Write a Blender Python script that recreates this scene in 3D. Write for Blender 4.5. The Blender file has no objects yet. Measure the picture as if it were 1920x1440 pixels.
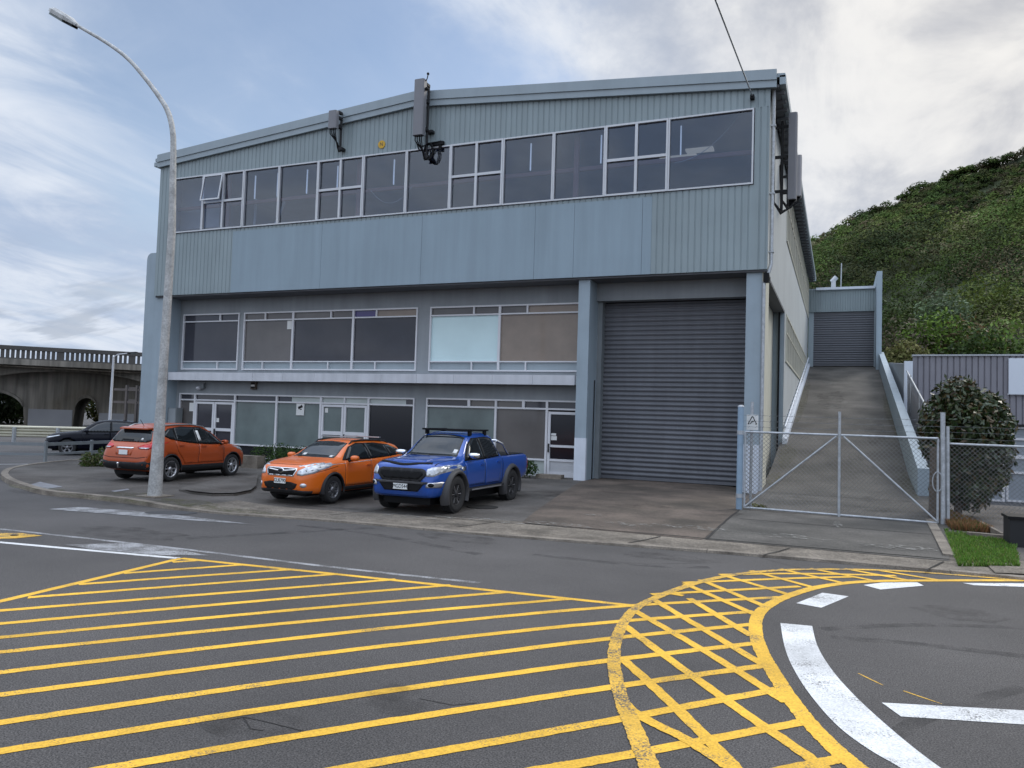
import bpy, bmesh, math, random
import numpy as np
from mathutils import Vector, Matrix
from mathutils.bvhtree import BVHTree
random.seed(7); rng = np.random.default_rng(7)
sc = bpy.context.scene; C = sc.collection
R = math.radians
# ------------------------------------------------------------------ camera
YAW, PIT, ROL, FOC, CH = 0.400639941, 0.0452758843, 0.0319821994, 1451.73, 2.1
def cam_axes():
    cy, sy, cp, sp, cr, sr = math.cos(YAW), math.sin(YAW), math.cos(PIT), math.sin(PIT), math.cos(ROL), math.sin(ROL)
    f = Vector((-sy*cp, cy*cp, sp)); rt = Vector((cy, sy, 0)); up = rt.cross(f)
    return rt*cr + up*sr, up*cr - rt*sr, f
RT, UP, FW = cam_axes()
cam = bpy.data.cameras.new('camera'); cam.sensor_width = 36; cam.lens = FOC/1920*36; cam.clip_end = 6000; cam.clip_start = 0.05
co = bpy.data.objects.new('camera', cam); C.objects.link(co)
co.matrix_world = Matrix(((RT.x, UP.x, -FW.x, 0), (RT.y, UP.y, -FW.y, 0), (RT.z, UP.z, -FW.z, CH), (0, 0, 0, 1)))
sc.camera = co
def ray(x, y): return RT*((x-960)/FOC) - UP*((y-720)/FOC) + FW
def gp(x, y, z=0.0):                       # photo pixel -> point on the ground at height z
    v = ray(x, y); t = (z-CH)/v.z; return Vector((v.x*t, v.y*t, z))
# ------------------------------------------------------------------ materials
MAT = {}
def mat(name, col, rough=0.6, metal=0.0, var=0.0, vscale=1.5, vdetail=4, bump=0.0, bscale=40, streak=0.0, coat=0.0, emit=None, spec=0.5, col2=None, c2scale=3, c2lo=.5, c2hi=.6, fine=0.0, fscale=150, mid=0.0, attr=False, transl=0.0):
    m = bpy.data.materials.new(name); m.use_nodes = True; MAT[name] = m
    nt = m.node_tree; N = nt.nodes; L = nt.links; b = N['Principled BSDF']
    b.inputs['Roughness'].default_value = rough; b.inputs['Metallic'].default_value = metal
    b.inputs['Specular IOR Level'].default_value = spec
    if coat: b.inputs['Coat Weight'].default_value = coat; b.inputs['Coat Roughness'].default_value = 0.03
    tc = N.new('ShaderNodeTexCoord'); vec = tc.outputs['Object']
    rgb = N.new('ShaderNodeRGB'); rgb.outputs[0].default_value = (*col, 1); cur = rgb.outputs[0]
    if attr:
        a = N.new('ShaderNodeAttribute'); a.attribute_name = 'Col'; cur = a.outputs['Color']
    def noise(scale, det, v=vec, rgh=.55):
        n = N.new('ShaderNodeTexNoise'); n.inputs['Scale'].default_value = scale; n.inputs['Detail'].default_value = det
        n.inputs['Roughness'].default_value = rgh; L.new(v, n.inputs['Vector']); return n.outputs['Fac']
    def mrange(s, a, bb, c, d):
        r = N.new('ShaderNodeMapRange'); r.inputs[1].default_value = a; r.inputs[2].default_value = bb; r.inputs[3].default_value = c; r.inputs[4].default_value = d
        L.new(s, r.inputs[0]); return r.outputs[0]
    def mix(f, A, B, mode='MIX'):
        x = N.new('ShaderNodeMix'); x.data_type = 'RGBA'; x.blend_type = mode
        if isinstance(f, float): x.inputs[0].default_value = f
        else: L.new(f, x.inputs[0])
        for s, i in ((A, 6), (B, 7)):
            if isinstance(s, tuple): x.inputs[i].default_value = (*s, 1)
            else: L.new(s, x.inputs[i])
        return x.outputs[2]
    if col2 is not None: cur = mix(mrange(noise(c2scale, 6), c2lo, c2hi, 0, 1), cur, col2)
    def mult(cur, fac):
        cb = N.new('ShaderNodeCombineColor')
        for i in range(3): L.new(fac, cb.inputs[i])
        return mix(1.0, cur, cb.outputs[0], 'MULTIPLY')
    if var: cur = mult(cur, mrange(noise(vscale, vdetail), .3, .7, 1-var, 1+var))
    if fine: cur = mult(cur, mrange(noise(fscale, 2), .3, .7, 1-fine, 1+fine))
    if mid: cur = mult(cur, mrange(noise(16, 5, rgh=.7), .3, .7, 1-mid, 1+mid))
    if streak:
        mp = N.new('ShaderNodeMapping'); mp.inputs['Scale'].default_value = (3.2, 3.2, .22); L.new(vec, mp.inputs['Vector'])
        cur = mult(cur, mrange(noise(1.0, 5, mp.outputs[0]), .35, .75, 1+streak*.4, 1-streak))
    L.new(cur, b.inputs['Base Color'])
    if bump:
        bp = N.new('ShaderNodeBump'); bp.inputs['Strength'].default_value = bump; bp.inputs['Distance'].default_value = .02
        L.new(noise(bscale, 5), bp.inputs['Height']); L.new(bp.outputs[0], b.inputs['Normal'])
    if emit: b.inputs['Emission Color'].default_value = (*emit[:3], 1); b.inputs['Emission Strength'].default_value = emit[3]
    if transl:
        tr = N.new('ShaderNodeBsdfTranslucent'); L.new(cur, tr.inputs[0]); ms = N.new('ShaderNodeMixShader'); ms.inputs[0].default_value = transl
        L.new(b.outputs[0], ms.inputs[1]); L.new(tr.outputs[0], ms.inputs[2]); L.new(ms.outputs[0], N['Material Output'].inputs[0])
    return m
def glass_mat(name, tint, rough=.02):
    m = bpy.data.materials.new(name); m.use_nodes = True; MAT[name] = m; nt = m.node_tree; N = nt.nodes; L = nt.links
    N.remove(N['Principled BSDF']); o = N['Material Output']
    t = N.new('ShaderNodeBsdfTransparent'); t.inputs[0].default_value = (*tint, 1)
    g = N.new('ShaderNodeBsdfGlossy'); g.inputs['Roughness'].default_value = rough; g.inputs[0].default_value = (.9, .95, 1, 1)
    f = N.new('ShaderNodeLayerWeight'); f.inputs[0].default_value = .5; pw = N.new('ShaderNodeMath'); pw.operation = 'POWER'; pw.inputs[1].default_value = 3.5; L.new(f.outputs['Facing'], pw.inputs[0])
    ad = N.new('ShaderNodeMath'); ad.operation = 'MULTIPLY_ADD'; ad.inputs[1].default_value = .5; ad.inputs[2].default_value = .075; L.new(pw.outputs[0], ad.inputs[0])
    x = N.new('ShaderNodeMixShader'); L.new(ad.outputs[0], x.inputs[0]); L.new(t.outputs[0], x.inputs[1]); L.new(g.outputs[0], x.inputs[2]); L.new(x.outputs[0], o.inputs[0])
# ------------------------------------------------------------------ mesh helpers
def wloc(o):
    v = Vector((0, 0, 0))
    while o is not None: v = v + o.location; o = o.parent
    return v
class MB:
    def __init__(s): s.v = []; s.f = []; s.m = []; s.sm = []
    def add(s, vs, fs, mi=0, smooth=False):
        n = len(s.v); s.v += [tuple(p) for p in vs]
        for f in fs: s.f.append([i+n for i in f]); s.m.append(mi); s.sm.append(smooth)
        return s
    def box(s, x0, x1, y0, y1, z0, z1, mi=0):
        vs = [(x, y, z) for z in (z0, z1) for y in (y0, y1) for x in (x0, x1)]
        return s.add(vs, [(0,2,3,1),(4,5,7,6),(0,1,5,4),(2,6,7,3),(0,4,6,2),(1,3,7,5)], mi)
    def obox(s, c, ax, ay, az, mi=0):      # oriented box: centre + three half-axis vectors
        c, ax, ay, az = map(Vector, (c, ax, ay, az))
        vs = [c+ax*i+ay*j+az*k for k in (-1,1) for j in (-1,1) for i in (-1,1)]
        return s.add(vs, [(0,2,3,1),(4,5,7,6),(0,1,5,4),(2,6,7,3),(0,4,6,2),(1,3,7,5)], mi)
    def poly(s, pts, mi=0): return s.add(pts, [list(range(len(pts)))], mi)
    def prism(s, pts, ext, mi=0):          # planar polygon extruded by a vector
        e = Vector(ext); n = len(pts); a = [Vector(p) for p in pts]; vs = a+[p+e for p in a]
        return s.add(vs, [list(range(n))[::-1], list(range(n, 2*n))]+[(i, (i+1) % n, n+(i+1) % n, n+i) for i in range(n)], mi)
    def tube(s, path, r, n=8, mi=0, smooth=True, cap=True):
        P = [Vector(p) for p in path]; rs = r if isinstance(r, (list, tuple)) else [r]*len(P); vs = []; fs = []
        ref = None
        for i, p in enumerate(P):
            t = (P[min(i+1, len(P)-1)]-P[max(i-1, 0)]).normalized()
            if ref is None: ref = Vector((0, 0, 1)) if abs(t.z) < .9 else Vector((1, 0, 0))
            a = t.cross(ref).normalized(); b = t.cross(a).normalized(); ref = a.cross(t) if True else ref
            for k in range(n):
                w = 2*math.pi*(k+.5)/n; vs.append(p+(a*math.cos(w)+b*math.sin(w))*rs[i])
        for i in range(len(P)-1):
            for k in range(n): fs.append((i*n+k, i*n+(k+1) % n, (i+1)*n+(k+1) % n, (i+1)*n+k))
        s.add(vs, fs, mi, smooth)
        if cap:
            m = len(P)-1; s.add(vs[:n], [list(range(n))[::-1]], mi); s.add(vs[m*n:], [list(range(n))], mi)
        return s
    def ball(s, c, r, mi=0, nu=12, nv=8, sz=1.0):
        vs = []; fs = []
        for j in range(nv+1):
            a = math.pi*j/nv
            for i in range(nu): vs.append((c[0]+r*math.sin(a)*math.cos(2*math.pi*i/nu), c[1]+r*math.sin(a)*math.sin(2*math.pi*i/nu), c[2]+r*sz*math.cos(a)))
        for j in range(nv):
            for i in range(nu): fs.append((j*nu+i, (j+1)*nu+i, (j+1)*nu+(i+1) % nu, j*nu+(i+1) % nu))
        return s.add(vs, fs, mi, True)
    def build(s, name, mats, parent=None, local=False, kind=None, **tags):
        me = bpy.data.meshes.new(name)
        off = Vector((0, 0, 0)) if (local or parent is None) else wloc(parent)
        me.from_pydata([(p[0]-off.x, p[1]-off.y, p[2]-off.z) for p in s.v], [], s.f)
        if not isinstance(mats, (list, tuple)): mats = [mats]
        for m in mats: me.materials.append(MAT[m])
        me.polygons.foreach_set('material_index', s.m); me.polygons.foreach_set('use_smooth', s.sm); me.update()
        o = bpy.data.objects.new(name, me); C.objects.link(o)
        if parent is not None: o.parent = parent
        if kind: o['kind'] = kind
        for k, v in tags.items(): o[k] = v
        return o
def thing(name, label, cat, loc=(0, 0, 0), rz=0, group=None):
    o = bpy.data.objects.new(name, None); C.objects.link(o); o.location = loc; o.rotation_euler = (0, 0, rz)
    o.empty_display_size = .3; o['label'] = label; o['category'] = cat
    if group: o['group'] = group
    return o
def tag(o, label, cat, group=None):
    o['label'] = label; o['category'] = cat
    if group: o['group'] = group
    return o
def grid_wall(mb, rect, holes, P, reveal=.1, mi=0):     # wall with openings; P(a,b,d) -> point, a across, b up, d depth behind the face
    a0, a1, b0, b1 = rect
    As = sorted({a0, a1, *[h[0] for h in holes], *[h[1] for h in holes]}); Bs = sorted({b0, b1, *[h[2] for h in holes], *[h[3] for h in holes]})
    As = [a for a in As if a0 <= a <= a1]; Bs = [b for b in Bs if b0 <= b <= b1]
    for i in range(len(As)-1):
        for j in range(len(Bs)-1):
            ca, cb = (As[i]+As[i+1])/2, (Bs[j]+Bs[j+1])/2
            if any(h[0] < ca < h[1] and h[2] < cb < h[3] for h in holes): continue
            mb.poly([P(As[i], Bs[j], 0), P(As[i+1], Bs[j], 0), P(As[i+1], Bs[j+1], 0), P(As[i], Bs[j+1], 0)], mi)
    for h in holes:
        q = [(h[0], h[2]), (h[1], h[2]), (h[1], h[3]), (h[0], h[3])]
        for k in range(4):
            u, w = q[k], q[(k+1) % 4]; mb.poly([P(*u, 0), P(*w, 0), P(*w, reveal), P(*u, reveal)], mi)
def fast_quads(name, V, cols, matname, nv=4):           # V: (n,nv,3) leaf faces, cols: (n,3)
    n = len(V); me = bpy.data.meshes.new(name); me.vertices.add(n*nv); me.vertices.foreach_set('co', V.reshape(-1).astype(np.float32))
    me.loops.add(n*nv); me.loops.foreach_set('vertex_index', np.arange(n*nv, dtype=np.int32))
    me.polygons.add(n); me.polygons.foreach_set('loop_start', np.arange(0, n*nv, nv, dtype=np.int32)); me.update(calc_edges=True)
    ca = me.color_attributes.new('Col', 'FLOAT_COLOR', 'POINT')
    c4 = np.ones((n, nv, 4), np.float32); c4[:, :, :3] = cols[:, None, :]; ca.data.foreach_set('color', c4.reshape(-1))
    me.materials.append(MAT[matname]); me.validate(); return me
def leaves(cen, nor, size, aspect=1.0, jit=.6):         # leaf faces around centres, facing roughly along nor
    n = len(cen); nn = nor + rng.normal(0, jit, (n, 3)); nn /= np.linalg.norm(nn, axis=1, keepdims=True)+1e-9
    t = rng.normal(0, 1, (n, 3)); t -= (t*nn).sum(1, keepdims=True)*nn; t /= np.linalg.norm(t, axis=1, keepdims=True)+1e-9
    b = np.cross(nn, t); s = np.asarray(size).reshape(-1, 1)*np.ones((n, 1))
    a = t*s; bb = b*s*aspect
    return np.stack([cen-a, cen+bb*.5-a*.1, cen+a, cen-bb*.5-a*.1], 1)
def linkmesh(name, me, parent=None, loc=(0, 0, 0)):
    o = bpy.data.objects.new(name, me); C.objects.link(o); o.location = loc
    if parent is not None: o.parent = parent
    return o
def text(name, s, size, mtx, matname, parent=None, ext=.002, sx=1.0):
    cu = bpy.data.curves.new(name, 'FONT'); cu.body = s; cu.size = size; cu.align_x = 'CENTER'; cu.align_y = 'CENTER'; cu.extrude = ext
    t = bpy.data.objects.new(name, cu); C.objects.link(t); bpy.context.view_layer.update()
    me = bpy.data.meshes.new_from_object(t.evaluated_get(bpy.context.evaluated_depsgraph_get())); C.objects.unlink(t); bpy.data.objects.remove(t)
    me.transform(Matrix.Diagonal((sx, 1, 1, 1))); me.transform(mtx); me.materials.clear(); me.materials.append(MAT[matname]); me.name = name
    return linkmesh(name, me, parent)
# ------------------------------------------------------------------ palette
mat('asphalt', (.074, .068, .0645), .85, var=.3, vscale=.33, vdetail=9, fine=.8, fscale=80, mid=.15, bump=.5, bscale=160)
mat('asphalt_old', (.1, .09, .08), .9, var=.3, vscale=.8, vdetail=8, fine=.4, fscale=70, mid=.2, bump=.6, bscale=90, col2=(.05, .04, .032), c2scale=.6, c2lo=.42, c2hi=.72)
mat('asphalt_patch', (.05, .05, .052), .85, var=.2, vscale=.8, fine=.4, fscale=120, bump=.4, bscale=150)
mat('pale_patch', (.2, .2, .21), .85, var=.25, vscale=2, fine=.3, bump=.3, bscale=100)
mat('concrete_drive', (.12, .092, .072), .9, var=.32, vscale=1.1, vdetail=9, fine=.35, fscale=60, mid=.28, bump=.4, bscale=90, col2=(.05, .04, .03), c2scale=.5, c2lo=.4, c2hi=.66)
mat('concrete_apron', (.17, .145, .115), .92, var=.34, vscale=1.6, vdetail=9, fine=.5, fscale=45, mid=.35, bump=.7, bscale=70, col2=(.09, .075, .058), c2scale=1.3, c2lo=.48, c2hi=.7)
mat('concrete_kerb', (.21, .18, .145), .92, var=.3, vscale=2.2, vdetail=8, fine=.4, fscale=60, bump=.6, bscale=60, col2=(.12, .1, .08), c2scale=2, c2lo=.5, c2hi=.7)
mat('concrete_ramp', (.1, .091, .08), .92, var=.32, vscale=.8, vdetail=9, fine=.35, fscale=50, mid=.24, bump=.5, bscale=70, col2=(.058, .054, .047), c2scale=.42, c2lo=.4, c2hi=.66)
mat('moss', (.16, .14, .03), .95, var=.4, vscale=6, bump=.6, bscale=50)
mat('crack', (.02, .018, .016), .95)
mat('clad', (.258, .312, .325), .45, var=.07, vscale=.5, streak=.1)
mat('clad_flat', (.255, .33, .38), .4, var=.06, vscale=.35, vdetail=6, streak=.1)
mat('trim_blue', (.3, .355, .385), .45, var=.06, vscale=.8, streak=.06)
mat('block_blue', (.305, .37, .415), .6, var=.07, vscale=1.2, streak=.08, bump=.15, bscale=30)
mat('recess', (.27, .29, .305), .7, var=.08, vscale=.9, streak=.12)
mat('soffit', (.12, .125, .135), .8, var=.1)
mat('white_base', (.62, .66, .72), .55, var=.06, vscale=2, streak=.08)
mat('canopy_white', (.56, .57, .6), .45, var=.06, vscale=1.5, streak=.12)
mat('side_wall', (.47, .49, .485), .7, var=.06, vscale=.4, streak=.1)
mat('cream', (.6, .58, .48), .6, var=.06, streak=.1)
mat('alu', (.55, .56, .58), .4, metal=.25, var=.05)
mat('alu_white', (.66, .66, .68), .45, var=.05)
mat('roller', (.13, .135, .15), .4, metal=.1, var=.1, vscale=.8, streak=.12)
mat('roller_far', (.125, .13, .145), .45, metal=.1, var=.06)
mat('steel_jamb', (.2, .22, .23), .5, var=.1, streak=.12)
mat('galv', (.42, .44, .46), .5, metal=.35, var=.2, vscale=9, vdetail=6, fine=.12, fscale=30)
mat('galv_pole', (.42, .42, .41), .65, metal=.1, var=.26, vscale=5, vdetail=8, fine=.2, fscale=26, streak=.1)
mat('wire', (.17, .175, .18), .6, metal=.2)
mat('post_blue', (.26, .36, .46), .5, var=.12, vscale=4, streak=.15)
mat('black', (.01, .01, .011), .55, spec=.15)
mat('rubber', (.018, .018, .019), .8, var=.2, vscale=20)
mat('dark_plastic', (.026, .026, .028), .6, var=.1, spec=.25)
mat('dark_panel', (.016, .017, .022), .12, spec=.4)
mat('grey_plastic', (.2, .2, .215), .5, var=.05, streak=.05)
mat('grey_plastic_pale', (.36, .35, .36), .5, var=.05)
mat('pane_dark', (.045, .045, .055), .06, var=.2, vscale=.5, spec=.45)
mat('pane_brown', (.12, .11, .105), .08, var=.2, vscale=.6, spec=.45)
mat('pane_tan', (.25, .2, .16), .08, var=.12, vscale=1.2, spec=.45)
mat('pane_cyan', (.6, .77, .78), .08, var=.05, vscale=.8)  # pale cyan reflection put into the pane colour
mat('pane_frost', (.14, .175, .17), .14, var=.3, vscale=.55, vdetail=5, spec=.5)
mat('pane_pale', (.42, .46, .44), .3, var=.08)
mat('pane_violet', (.06, .045, .16), .08)
glass_mat('glass_clear', (.66, .71, .8))
mat('interior', (.22, .23, .29), .8, var=.2, vscale=.5)
mat('interior_pale', (.5, .52, .52), .8)
mat('red_steel', (.3, .13, .115), .7, var=.1)
mat('glow_panel', (.7, .66, .56), .6, emit=(1, .93, .78, .33))  # faint glow added so the ceiling panels stay pale in the dim interior
mat('daylight_glow_bar', (.8, .85, .9), .6, emit=(.8, .9, 1, .5))  # glow standing in for streaks of daylight
mat('yellow_emblem', (.62, .36, .02), .5, var=.12, vscale=20)
mat('paper', (.7, .7, .68), .7)
mat('concrete_viaduct', (.235, .215, .185), .9, var=.35, vscale=.5, vdetail=8, streak=.5, col2=(.09, .075, .055), c2scale=.25, c2lo=.4, c2hi=.7)
mat('concrete_dark', (.085, .08, .075), .9, var=.3, vscale=.4)
mat('viaduct_paint', (.24, .24, .25), .8, var=.1, vscale=.4)
mat('barrier_cream', (.52, .49, .38), .5, metal=.1, var=.12, vscale=1)
mat('neigh_clad', (.24, .235, .262), .5, var=.06, streak=.06)
mat('neigh_wall', (.27, .3, .33), .7, var=.08, streak=.08)
mat('sign_white', (.7, .75, .82), .4)
mat('timber', (.2, .13, .09), .85, var=.35, vscale=3, streak=.3, bump=.4, bscale=30)
mat('rust_board', (.16, .065, .05), .85, var=.3, vscale=2, streak=.3)
mat('bark', (.12, .095, .075), .9, var=.35, vscale=8, bump=.6, bscale=30)
mat('leaf', (.06, .09, .03), .6, attr=True, transl=.2, spec=.15)
mat('leaf_hill', (.06, .09, .03), .8, attr=True, transl=.12, spec=.05)
mat('leaf_gloss', (.06, .09, .03), .32, attr=True, transl=.12, spec=.5)
mat('grass', (.06, .13, .02), .7, attr=True, transl=.3)
mat('soil', (.06, .045, .03), .95, var=.4, vscale=3, bump=.6, bscale=20)
mat('hill_soil', (.045, .058, .024), .95, var=.4, vscale=.2)
mat('paint_orange', (.74, .15, .012), .34, coat=.6, metal=0.0)
mat('paint_burnt', (.42, .066, .008), .36, coat=.4, metal=.05)
mat('paint_blue', (.004, .07, .37), .3, coat=1.0, metal=.15)
mat('paint_navy', (.004, .005, .011), .22, coat=.04, spec=.18)
mat('car_glass', (.012, .015, .017), .03, spec=.5)
mat('chrome', (.75, .76, .78), .12, metal=1.0)
mat('silver', (.5, .5, .52), .3, metal=.8)
mat('rim_grey', (.2, .2, .21), .35, metal=.7)
mat('headlamp', (.55, .57, .6), .08, metal=.5, var=.35, vscale=9)
mat('amber', (.7, .25, .03), .2)
mat('red_lamp', (.5, .015, .02), .15, var=.3, vscale=8)
mat('plate', (.75, .77, .76), .5)
mat('flare', (.045, .044, .046), .55)
mat('steel_brown', (.13, .11, .1), .6, metal=.2, var=.2)
def paint_mat(name, col, wear_lo, wear_hi, wscale=3.0):
    m = mat(name, col, .75, var=.22, vscale=1.1, vdetail=8, fine=.2, fscale=60, mid=.12); nt = m.node_tree; N = nt.nodes; L = nt.links; b = N['Principled BSDF']
    src = b.inputs['Base Color'].links[0].from_socket; tc = N['Texture Coordinate'] if 'Texture Coordinate' in N else next(n for n in N if n.type == 'TEX_COORD')
    n1 = N.new('ShaderNodeTexNoise'); n1.inputs['Scale'].default_value = 70; n1.inputs['Detail'].default_value = 4; L.new(tc.outputs['Object'], n1.inputs['Vector'])
    n2 = N.new('ShaderNodeTexNoise'); n2.inputs['Scale'].default_value = wscale; n2.inputs['Detail'].default_value = 5; L.new(tc.outputs['Object'], n2.inputs['Vector'])
    a = N.new('ShaderNodeMath'); a.operation = 'MULTIPLY_ADD'; a.inputs[1].default_value = .8; L.new(n2.outputs[0], a.inputs[0]); L.new(n1.outputs[0], a.inputs[2])
    r = N.new('ShaderNodeMapRange'); r.inputs[1].default_value = wear_lo; r.inputs[2].default_value = wear_hi; L.new(a.outputs[0], r.inputs[0])
    x = N.new('ShaderNodeMix'); x.data_type = 'RGBA'; L.new(r.outputs[0], x.inputs[0]); L.new(src, x.inputs[6]); x.inputs[7].default_value = (.085, .08, .074, 1); L.new(x.outputs[2], b.inputs['Base Color'])
paint_mat('mark_yellow', (.7, .4, .032), 1.0, 1.2)
paint_mat('mark_yellow_worn', (.62, .36, .04), .9, 1.06)
paint_mat('mark_white', (.62, .62, .61), .98, 1.18)
paint_mat('mark_white_worn', (.33, .33, .335), .82, 1.0)
def mark_mat(name, col, lo, hi, scale, top=.55):        # a stain that fades out through small gaps
    m = mat(name, col, .8); nt = m.node_tree; N = nt.nodes; L = nt.links; b = N['Principled BSDF']; tc = next(n for n in N if n.type == 'TEX_COORD')
    n1 = N.new('ShaderNodeTexNoise'); n1.inputs['Scale'].default_value = scale; n1.inputs['Detail'].default_value = 8; n1.inputs['Roughness'].default_value = .65; L.new(tc.outputs['Object'], n1.inputs['Vector'])
    r = N.new('ShaderNodeMapRange'); r.inputs[1].default_value = lo; r.inputs[2].default_value = hi; r.inputs[4].default_value = top; L.new(n1.outputs[0], r.inputs[0]); L.new(r.outputs[0], b.inputs['Alpha'])
mark_mat('tyre_mark', (.032, .031, .031), .4, .8, 3, .6)
mark_mat('oil_stain', (.024, .021, .018), .42, .8, 2.2, .5)
mark_mat('pale_stain', (.34, .33, .3), .5, .72, 9, .8)
mark_mat('moss_stain', (.1, .095, .03), .42, .7, 6)
# ------------------------------------------------------------------ sky + sun
SUN_AZ, SUN_EL = R(28), R(36)              # azimuth measured from +Y towards +X
sund = Vector((math.sin(SUN_AZ)*math.cos(SUN_EL), math.cos(SUN_AZ)*math.cos(SUN_EL), math.sin(SUN_EL)))
def build_world():
    w = bpy.data.worlds.new('World'); sc.world = w; w.use_nodes = True; nt = w.node_tree; N = nt.nodes; L = nt.links; bg = N['Background']
    def V(op, a, b=None, out=0):
        n = N.new('ShaderNodeVectorMath'); n.operation = op
        for i, s in enumerate((a, b)):
            if s is None: continue
            if isinstance(s, (tuple, Vector)): n.inputs[i].default_value = tuple(s)
            else: L.new(s, n.inputs[i])
        return n.outputs['Value'] if op == 'DOT_PRODUCT' else n.outputs[0]
    def M(op, a, b=0.0, c=0.0, clamp=False):
        n = N.new('ShaderNodeMath'); n.operation = op; n.use_clamp = clamp
        for i, s in enumerate((a, b, c)):
            if isinstance(s, (int, float)): n.inputs[i].default_value = s
            else: L.new(s, n.inputs[i])
        return n.outputs[0]
    def SS(s, a, b, c=0.0, d=1.0):
        n = N.new('ShaderNodeMapRange'); n.interpolation_type = 'SMOOTHSTEP'
        for i, q in enumerate((a, b, c, d)): n.inputs[i+1].default_value = q
        L.new(s, n.inputs[0]); return n.outputs[0]
    def MX(f, A, B):
        n = N.new('ShaderNodeMix'); n.data_type = 'RGBA'; L.new(f, n.inputs[0])
        for s, i in ((A, 6), (B, 7)):
            if isinstance(s, tuple): n.inputs[i].default_value = (*s, 1)
            else: L.new(s, n.inputs[i])
        return n.outputs[2]
    sky = N.new('ShaderNodeTexSky'); sky.sky_type = 'NISHITA'; sky.sun_disc = False; sky.sun_elevation = SUN_EL; sky.sun_rotation = SUN_AZ; sky.air_density = 1.0; sky.dust_density = 1.0
    tc = N.new('ShaderNodeTexCoord'); d = tc.outputs['Generated']
    sp = N.new('ShaderNodeSeparateXYZ'); L.new(d, sp.inputs[0]); z = sp.outputs[2]
    k = M('MAXIMUM', M('ADD', z, .16), .05)
    cb = N.new('ShaderNodeCombineXYZ'); L.new(M('DIVIDE', sp.outputs[0], k), cb.inputs[0]); L.new(M('DIVIDE', sp.outputs[1], k), cb.inputs[1]); L.new(M('MULTIPLY', z, 1.2), cb.inputs[2])
    def noise(rot, scl, scale, det, rough=.55, dist=0.0, off=(0, 0, 0)):
        mp = N.new('ShaderNodeMapping'); mp.inputs['Rotation'].default_value = (0, 0, rot); mp.inputs['Scale'].default_value = scl; mp.inputs['Location'].default_value = off; L.new(cb.outputs[0], mp.inputs[0])
        n = N.new('ShaderNodeTexNoise'); n.inputs['Scale'].default_value = scale; n.inputs['Detail'].default_value = det; n.inputs['Roughness'].default_value = rough; n.inputs['Distortion'].default_value = dist
        L.new(mp.outputs[0], n.inputs['Vector']); return n.outputs[0]
    big = noise(.9, (1, .55, 1), 1.1, 7, .52, .5, (.3, .1, 0)); fine = noise(.6, (1, .45, 1), 3.2, 8, .6, .6, (2.2, 1.7, 0)); grey = noise(.2, (1, .7, 1), 1.7, 6, .55, .3, (5, 3, 0))
    n = M('MULTIPLY_ADD', fine, .42, M('MULTIPLY', big, .68))
    # where the cloud sheet opens: a blue gap high to the left of the building, closed towards the sun
    gap = SS(V('DOT_PRODUCT', d, ray(660, 60).normalized()), .9, 1.0); gap2 = SS(V('DOT_PRODUCT', d, ray(250, 420).normalized()), .93, 1.0)
    near = SS(V('DOT_PRODUCT', d, sund), .62, .99)
    cov = M('ADD', n, M('MULTIPLY_ADD', near, .45, M('MULTIPLY_ADD', gap, -.24, M('MULTIPLY_ADD', gap2, -.02, .035))))
    cover = SS(cov, .27, .56)
    shade = SS(M('MULTIPLY_ADD', fine, .5, M('MULTIPLY', grey, .6)), .42, .66)
    low = SS(z, .0, .28)
    cl_left = MX(shade, (.44, .54, .72), (.76, .82, .92)); cl_right = MX(shade, (.52, .53, .57), (.92, .9, .87))
    cloud = MX(near, cl_left, cl_right)
    # low bank of small grey cumulus near the horizon
    lb = M('MULTIPLY', SS(noise(.2, (.5, 1.6, 1), 2.4, 7, .55, .3, (1, 8, 0)), .5, .62), M('MULTIPLY', SS(z, .035, .07), SS(z, .2, .1)))
    cloud = MX(M('MULTIPLY', lb, .55), cloud, (.34, .4, .5))
    up = N.new('ShaderNodeVectorMath'); up.operation = 'SCALE'; L.new(sky.outputs[0], up.inputs[0]); up.inputs['Scale'].default_value = SKY_S
    hz = MX(SS(z, .3, .02), up.outputs[0], (.56, .7, .82))
    veil = M('MULTIPLY_ADD', gap, -.3, M('MULTIPLY_ADD', fine, .5, .28), clamp=True)
    hz = MX(veil, hz, (.62, .71, .87))
    col = MX(cover, hz, cloud)
    # brightness added to the unseen sky overhead and behind the viewer, lighting the facade
    bo = M('MULTIPLY_ADD', SS(z, .46, .9), OVER, M('MULTIPLY_ADD', SS(M('MULTIPLY', sp.outputs[1], -1.0), .0, .8), BACK, 1.0))
    fin = N.new('ShaderNodeVectorMath'); fin.operation = 'SCALE'; L.new(col, fin.inputs[0]); L.new(bo, fin.inputs['Scale'])
    L.new(fin.outputs[0], bg.inputs[0]); bg.inputs[1].default_value = 1.0
SKY_S, OVER, BACK = 0.15, 1.75, .36
build_world()
sl = bpy.data.lights.new('sun', 'SUN'); sl.energy = 1.3; sl.angle = R(18); sl.color = (1, .95, .87)
so = bpy.data.objects.new('sun', sl); C.objects.link(so); so.rotation_euler = sund.to_track_quat('Z', 'Y').to_euler(); so.location = (30, 60, 60)
sc.view_settings.view_transform = 'Standard'; sc.view_settings.look = 'None'; sc.view_settings.exposure = 0.0; sc.view_settings.gamma = 1
sc.cycles.use_denoising = True; sc.cycles.max_bounces = 6; sc.cycles.transparent_max_bounces = 12; sc.cycles.caustics_reflective = False; sc.cycles.caustics_refractive = False; sc.cycles.sample_clamp_indirect = 4
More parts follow.
